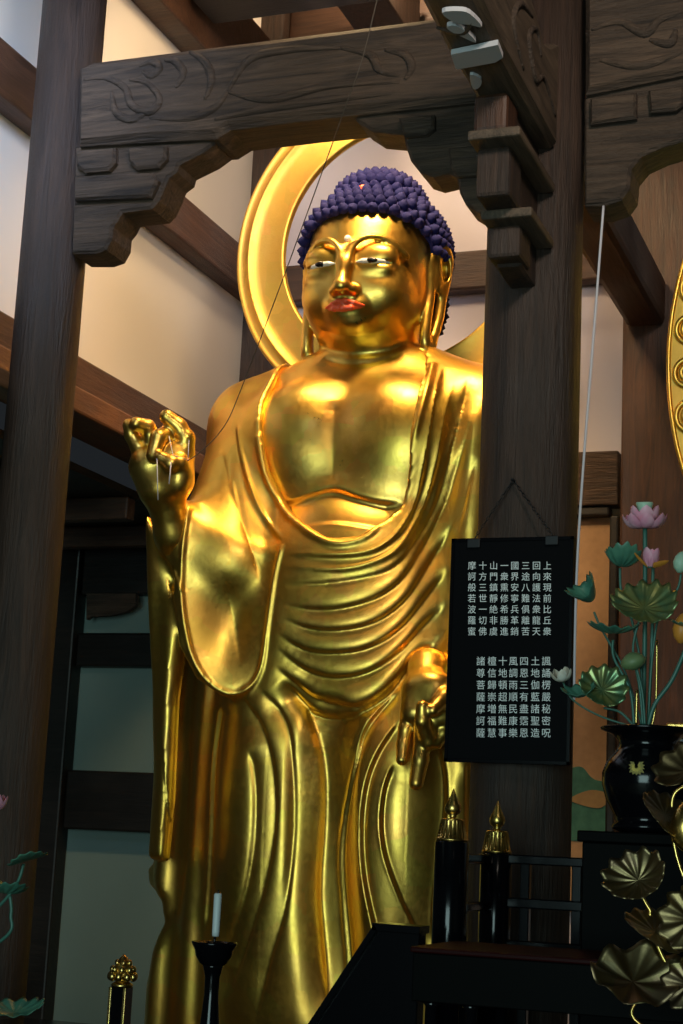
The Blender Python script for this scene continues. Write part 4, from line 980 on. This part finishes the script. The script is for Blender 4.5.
def flower(name, c, r, m, root, n1_=7, curl=.5, axis=(0, 0, 1), pod=None, n2_=5, label=None):
    base = Vector(c); ax = Vector(axis).normalized(); M = basis(ax); fl_ = None
    mb = MB(); mb.lathe([(r*.10, -.0), (r*.16, r*.12), (r*.05, r*.2)], tuple(base), 12, M.to_3x3().to_4x4()); fl_ = part(mb, name, STEM if pod is None else BRASS, root, label)
    for layer, (n, cu, sc) in enumerate(((n1_, curl, 1.0), (n2_, curl*.45, .9))):
        for i in range(n):
            a = 2*pi*(i+.5*layer)/n+.3; o = M.to_3x3() @ Vector((cos(a), sin(a), 0)); mb = MB(); petal_mb(mb, base+ax*r*.05+o*r*.05, o, ax, r*sc, r*.30, cu)
            q = part(mb, 'petal', m, fl_); 
    if pod: mb = MB(); mb.lathe([(r*.14, r*.15), (r*.20, r*.5), (r*.32, r*.85), (r*.30, r*.90), (.001, r*.88)], tuple(base), 16, M.to_3x3().to_4x4()); part(mb, 'seed_pod', pod, fl_)
    return fl_
def stem(pts, Y, r, root, m=None, name='stem'):
    ys = Y if hasattr(Y, '__len__') else [Y]*len(pts); P_ = spline([tuple(Q3(a, b, y)) for (a, b), y in zip(pts, ys)], 6); return part(MB().tube([tuple(p) for p in P_], r, 8), name, m or STEM, root)
# ---------------------------------------------------------------- painted lotus bouquet in the vase
bq = thing('lotus_bouquet', 'painted wooden lotus bouquet with pink flowers and green leaves in the black vase', 'flowers', (vm.x, vy, vz(.98)))
tc = Vector(CAM)
def fc(px, py, Y): p = Q3(px, py, Y); return p, (tc-p).normalized()
stem([(645, 525), (645, 620), (643, 726)], vy, .0065, bq); stem([(653, 560), (652, 640), (648, 726)], vy+.02, .005, bq); stem([(657, 640), (656, 700), (652, 726)], vy-.02, .0035, bq, BRASS)
stem([(637, 690), (636, 726)], vy-.03, .004, bq, BRASS)
flower('lotus_flower', Q3(645, 527, vy), .078, PINK, bq, 8, .95, (0, -.15, 1), PALE, 6, 'open pink lotus flower with a pale green pod')
flower('lotus_flower', Q3(650, 568, vy-.05), .058, PINK, bq, 4, .16, (.1, -.1, 1), None, 4, 'half-closed pink lotus flower')
mb = MB(); o_ = Q3(648, 567, vy-.05)
petal_mb(mb, o_, (.9, -.3, -.2), (.5, 0, .25), .05, .012, .25); petal_mb(mb, o_, (-.9, -.3, -.2), (-.4, 0, .9), .055, .010, .2); part(mb, 'fallen_petal', ORNG, bq, 'orange backed drooping petals')
# buds and leaves
def bud(px, py, Y, r, hgt, m, root, ax=(0, 0, 1), label=None, name='lotus_bud'):
    mb = MB(); M = basis(ax).to_3x3().to_4x4(); mb.lathe([(r*.25, -hgt*.5), (r*.8, -hgt*.3), (r, -hgt*.05), (r*.82, hgt*.22), (r*.4, hgt*.42), (.0005, hgt*.5)], tuple(Q3(px, py, Y)), 20, M); return part(mb, name, m, root, label)
bud(681, 562, vy-.03, .022, .062, PALE, bq, (.15, 0, 1), 'pale green closed bud'); stem([(681, 574), (677, 590), (660, 612), (652, 660), (648, 726)], vy-.02, .0035, bq)
bud(682, 628, vy-.05, .026, .085, ORNG, bq, (.1, 0, 1), 'orange closed bud'); stem([(686, 648), (672, 680), (655, 704), (648, 726)], vy-.03, .006, bq)
bud(633, 661, vy-.07, .036, .050, PODG, bq, (-.3, -.2, 1), 'green seed pod', 'seed_pod'); stem([(636, 668), (640, 690), (643, 726)], vy-.05, .004, bq)
p, d = fc(644, 608, vy-.09); leaf('lotus_leaf', p, (d+Vector((0, 0, 1.1))), .090, LEAFG, bq, .3, .30, .14, 14, 1, label='large open ribbed leaf with gilt centre'); stem([(640, 618), (633, 650), (642, 690), (645, 726)], vy-.06, .0035, bq)
p, d = fc(621, 566, vy-.03); leaf('lotus_leaf', p, (.15, .05, 1), .064, LEAF, bq, .0, .55, .14, 12, .8, .25); stem([(620, 568), (621, 590), (628, 606), (640, 660), (644, 726)], vy-.02, .0038, bq)
p, d = fc(592, 600, vy-.02); leaf('lotus_leaf', p, (-.45, -.55, .65), .052, LEAF, bq, .8, .8, .12, 12, 1, .4); stem([(594, 612), (602, 630), (625, 672), (642, 726)], vy, .0033, bq)
p, d = fc(614, 633, vy-.06); leaf('lotus_leaf', p, (.02, -.08, 1), .072, LEAF, bq, 0, .30, .10, 12, .8); stem([(613, 640), (614, 658), (630, 690), (634, 726)], vy-.03, .004, bq)
p, d = fc(602, 690, vy-.05); leaf('lotus_leaf', p, (.35, -.8, .5), .068, LEAFG, bq, .4, .35, .16, 12, 1, label='ribbed leaf with gilt face'); leaf('lotus_leaf', Q3(580, 696, vy-.07), (-.1, -.5, .9), .048, LEAF, bq, .2, .5, .12, 10, .8)
stem([(604, 708), (620, 712), (634, 726)], vy-.02, .0038, bq)
p, d = fc(684, 612, vy-.04); leaf('lotus_leaf', Q3(688, 626, vy-.06), (0, -.2, 1), .05, LEAF, bq, 0, .3, .1)
flower('lotus_flower', Q3(563, 682, vy-.06), .046, CREAM, bq, 5, .55, (-.15, -.35, 1), None, 3, 'small cream white flower'); stem([(563, 682), (573, 700), (600, 716), (634, 727)], vy-.03, .0028, bq)
# ---------------------------------------------------------------- gilded lotus leaves, lower right
GLEAF = gold_leaf('dull_gilt_leaf', (.30, .21, .10), (.21, .15, .08), .36, .52)
gb = thing('gilded_bouquet', 'gilded lotus leaf bouquet at the lower right corner', 'flowers', (-.26, 3.74, .95))
gvz = 1.16
part(MB().lathe([(.06, .95), (.07, .96), (.05, .98), (.085, 1.05), (.08, 1.11), (.05, 1.14), (.065, gvz)], (-.26, 3.74, 0), 32), 'vase', BRASS, gb)
def gstem(pts, Y=3.74):
    P_ = [Q3(a, b, Y) for a, b in pts]+[Vector((-.26, 3.74, gvz-.03))]; part(MB().tube([tuple(p) for p in spline([tuple(p) for p in P_], 8)], .0042, 8), 'stem', BRASS, gb)
def gl(px, py, n, r, **k): p = Q3(px, py, 3.70); leaf('gilded_leaf', p, n, r*.89, GLEAF, gb, **k)
gl(638, 880, (-.15, -.85, .45), .080, roll=.3, cup=.45, rip=.18, nr=11, squash=.85); gstem([(642, 896), (650, 910), (668, 935)])
gl(655, 932, (.50, -.34, .80), .088, roll=.1, cup=.12, rip=.06, nr=12, squash=.9); gstem([(655, 940), (690, 990)])
gl(633, 982, (.30, -.62, .72), .112, roll=.3, cup=.30, rip=.26, nr=7, squash=.85); gstem([(636, 1000), (650, 1030)])
gl(690, 920, (-.55, -.8, .1), .075, roll=.2, cup=.4, rip=.2, nr=9); gl(665, 815, (.75, -.35, .55), .085, roll=0, cup=.10, rip=.06, nr=12, squash=.8); gstem([(690, 860), (700, 940)])
gl(686, 770, (-.5, -.6, .5), .07, roll=0, cup=.5, rip=.15, nr=9); gl(688, 985, (-.5, -.8, .1), .06, roll=.2, cup=.4, rip=.2, nr=9)
gstem([(685, 785), (672, 808), (695, 900)])
bd = MB(); bd.lathe([(.008, -.05), (.03, -.03), (.036, 0), (.028, .03), (.008, .055), (.0005, .06)], tuple(Q3(686, 828, 3.7)), 20); part(bd, 'lotus_bud', BRASS, gb)
# ---------------------------------------------------------------- lotus leaves at the left edge
lb = thing('lotus_bouquet', 'dim painted lotus bouquet cut off by the left edge', 'flowers', (-2.92, 4.3, .95))
part(MB().lathe([(.06, .95), (.07, .96), (.05, .98), (.09, 1.05), (.085, 1.10), (.05, 1.13), (.06, 1.15)], (-2.92, 4.3, 0), 28), 'vase', LACQ, lb)
def ls(pts): P_ = [Q3(a, b, 4.3) for a, b in pts]+[Vector((-2.92, 4.3, 1.12))]; part(MB().tube([tuple(p) for p in spline([tuple(p) for p in P_], 8)], .005, 8), 'stem', STEM, lb)
leaf('lotus_leaf', Q3(28, 860, 4.25), (-.35, -.1, 1), .072, LEAF, lb, 0, .12, .05, 12, .8); ls([(24, 864), (5, 900)])
leaf('lotus_leaf', Q3(5, 893, 4.3), (.1, .12, 1), .075, LEAF, lb, 0, .35, .10, 12, .8); ls([(10, 896), (11, 915), (2, 940)])
leaf('lotus_leaf', Q3(14, 1012, 4.2), (.05, -.25, 1), .085, LEAF, lb, 0, .25, .10, 12, .8)
flower('lotus_flower', Q3(-6, 812, 4.3), .06, PINK, lb, 6, .5); ls([(-6, 812), (-8, 900)])
# ---------------------------------------------------------------- second halo at the right edge
hy = 6.6; e = [Q3(683, 245, hy), Q3(667.5, 300, hy), Q3(666.5, 380, hy), Q3(672, 450, hy), Q3(683, 530, hy)]
hc = Vector((e[2].x+.50, hy, e[1].z-.28)); ha, hb = .50, .92
hp = thing('gilded_halo', 'tall gilded halo plate with round relief at the right edge', 'halo', (hc.x, hy, 0))
mb = MB(); ov = [(hc.x+ha*cos(t)*(1+.0*sin(t)), hc.z+hb*sin(t)) for t in np.linspace(0, 2*pi, 72, endpoint=False)]; mb.prism(ov, hy, hy+.04, bev=.008); part(mb, 'plate', HALOG, hp)
rim = MB(); rim.tube([(hc.x+ha*.985*cos(t), hy, hc.z+hb*.99*sin(t)) for t in np.linspace(0, 2*pi, 90)], .010, 8); part(rim, 'rim', GOLD, hp)
for k in range(28):
    t = 2*pi*k/28+.05; q = Vector((hc.x+(ha-.085)*cos(t), hy-.004, hc.z+(hb-.09)*sin(t))); mb = MB(); r_ = .052 if k % 3 else .060
    mb.tube([(q.x+r_*cos(u), q.y, q.z+r_*sin(u)*1.1) for u in np.linspace(0, 2*pi, 25)], .012, 8); mb.tube([(q.x+r_*.5*cos(u), q.y-.004, q.z+r_*.5*sin(u)*1.1) for u in np.linspace(0, 2*pi, 17)], .014, 8); part(mb, 'relief_boss', GOLD, hp)
part(MB().b2((hc.x-.05, hy+.04, .02), (hc.x+.05, hy+.10, hc.z), .01), 'halo_post', GOLD, hp); part(MB().b2((hc.x-.3, hy-.15, 0), (hc.x+.3, hy+.25, .3), .02), 'base', HALOG, hp)
# ---------------------------------------------------------------- gilt table edge behind the vase
gt = Q3(665, 722, 5.6); g2 = thing('gilded_table', 'gilded table edge just behind the black vase', 'table', (gt.x+.3, 5.8, 0))
part(MB().b2((gt.x, 5.62, gt.z-.05), (gt.x+.9, 6.0, gt.z), .006), 'tabletop', BRASS, g2)
for x in (gt.x+.05, gt.x+.85):
    for y in (5.66, 5.96): part(MB().b2((x-.03, y-.03, 0), (x+.03, y+.03, gt.z-.05), .004), 'leg', LACQ, g2)
# ---------------------------------------------------------------- painted wall panel
PYB = BY-.03; a = WY(578, 515, PYB); b = WY(612.5, 515, PYB); cz = WY(590, 840, PYB)[1]
pp = thing('painted_panel', 'ochre painted panel with green clouds between pillar and broad rear post', 'painting', (b[0]-.35, PYB, cz))
part(MB().b2((b[0]-.75, PYB-.01, 1.3), (-1.757, PYB+.02, a[1]), .002), 'panel', gm('ochre_painted_ground', (.46, .27, .13), (.40, .23, .11), .7), pp)
CLG = gm('cloud_green', (.03, .13, .09), (.05, .18, .12), .6); CLO = gm('cloud_ochre', (.36, .22, .08), (.30, .18, .07), .6)
def cloud(pts, m, dy): mb = MB(); mb.prism([WY(x, y, PYB-dy) for x, y in spline(pts, 4, True)], PYB-dy, PYB-dy+.006); part(mb, 'painted_cloud', m, pp)
cloud([(560, 775), (572, 768), (582, 767), (590, 776), (596, 780), (606, 782), (609, 786), (609, 835), (560, 835)], CLG, .014)
cloud([(570, 800), (578, 794), (592, 790), (606, 793), (609, 800), (600, 808), (585, 806)], CLO, .018)
# ---------------------------------------------------------------- cords
CW = newmat('white_cord', (.62, .58, .62), .7); pts = [Q3(603.5, 206, 5.40), Q3(594, 330, 5.33), Q3(583, 470, 5.26), Q3(576.5, 580, 5.23), Q3(574, 700, 5.22)]
o = MB().tube([tuple(p) for p in spline([tuple(p) for p in pts], 8)], .0045, 8).build('hanging_cord', CW, None, tuple(pts[-1])); tag(o, 'white cord hanging from the right bracket beside the tablet', 'cord')
TH = newmat('grey_thread', (.10, .07, .05), .7); th = [(378, -4, 5.1), (362, 60, 5.18), (345, 108, 5.27), (312, 200, 5.5), (275, 300, 5.75), (240, 392, 5.98), (225, 425, 6.05), (205, 448, 6.08), (185, 462, 6.09), (172, 462, 6.055)]
o = MB().tube([tuple(p) for p in spline([tuple(Q3(*q)) for q in th], 8)], .0022, 6).build('long_thread', TH, None, tuple(Q3(*th[-1]))); tag(o, 'thin dark thread running from the raised hand up past the front beam', 'cord')
th = [(140, 472, 6.03), (150, 466, 6.01), (172, 455, 5.99), (190, 448, 6.0)]; o2 = MB()
o2.tube([tuple(Q3(*q)) for q in [(157, 458, 6.02), (157.5, 480, 6.02), (158, 500, 6.04)]], .0022, 6); o2.tube([tuple(Q3(*q)) for q in [(171, 462, 6.02), (170, 475, 6.01), (169, 484, 6.02)]], .0028, 6)
o2.tube([tuple(Q3(*q)) for q in [(169, 436, 6.08), (173, 455, 6.05), (188, 460, 6.05), (189, 440, 6.08)]], .0018, 6)
o2 = o2.build('hand_thread', CW, None, tuple(Q3(157, 500, 6.04))); tag(o2, 'pale loops of thread tied around the raised golden hand', 'cord')
# ------------------------------------------------------------------ light
w = bpy.data.worlds.new('world'); SC.world = w; w.use_nodes = True; w.node_tree.nodes['Background'].inputs[0].default_value = (.012, .014, .016, 1)
def area(name, loc, tgt, sx, sy, e, col, spread=180):
    l = bpy.data.lights.new(name, 'AREA'); l.shape = 'RECTANGLE'; l.size = sx; l.size_y = sy; l.energy = e; l.color = col; l.spread = radians(spread)
    o = bpy.data.objects.new(name, l); link(o); o.location = loc; o.rotation_euler = (Vector(tgt)-Vector(loc)).to_track_quat('-Z', 'Y').to_euler(); return o
def spot(name, loc, tgt, e, col, ang, blend=.5, r=.1):
    l = bpy.data.lights.new(name, 'SPOT'); l.energy = e; l.color = col; l.spot_size = radians(ang); l.spot_blend = blend; l.shadow_soft_size = r
    o = bpy.data.objects.new(name, l); link(o); o.location = loc; o.rotation_euler = (Vector(tgt)-Vector(loc)).to_track_quat('-Z', 'Y').to_euler(); return o
area('doorway_daylight', (-.8, -3.5, 2.0), (-2.0, 6, 2.0), 3.4, 3.0, 225, (.66, .97, .95))
area('front_window_daylight', (-2.7, 3.2, 5.1), (-3.95, 5.7, 4.6), .7, .7, 16, (.50, .68, 1.0), 60)
spot('lamp_over_statue', (-3.0, 6.15, 6.1), (-3.3, 8.1, 4.6), 190, (1.0, .70, .40), 115, .5, .3)
area('lamp_front', (-2.15, 5.78, 5.55), (-2.45, 6.9, 3.4), .6, .3, 38, (1.0, .68, .34), 115)
area('front_timber_fill', (.5, 1.6, 5.2), (-2.0, 5.6, 4.5), .7, .7, 18, (1.0, .88, .74), 70)  # added fill that brightens the front timbers and the chest highlight
l = bpy.data.lights.new('plaster_wall_fill', 'POINT'); l.energy = 150; l.color = (1.0, .72, .44); l.shadow_soft_size = .12  # added fill above the frame, brightens the plaster behind the statue
o = bpy.data.objects.new('plaster_wall_fill', l); link(o); o.location = (-2.9, 7.85, 6.5)
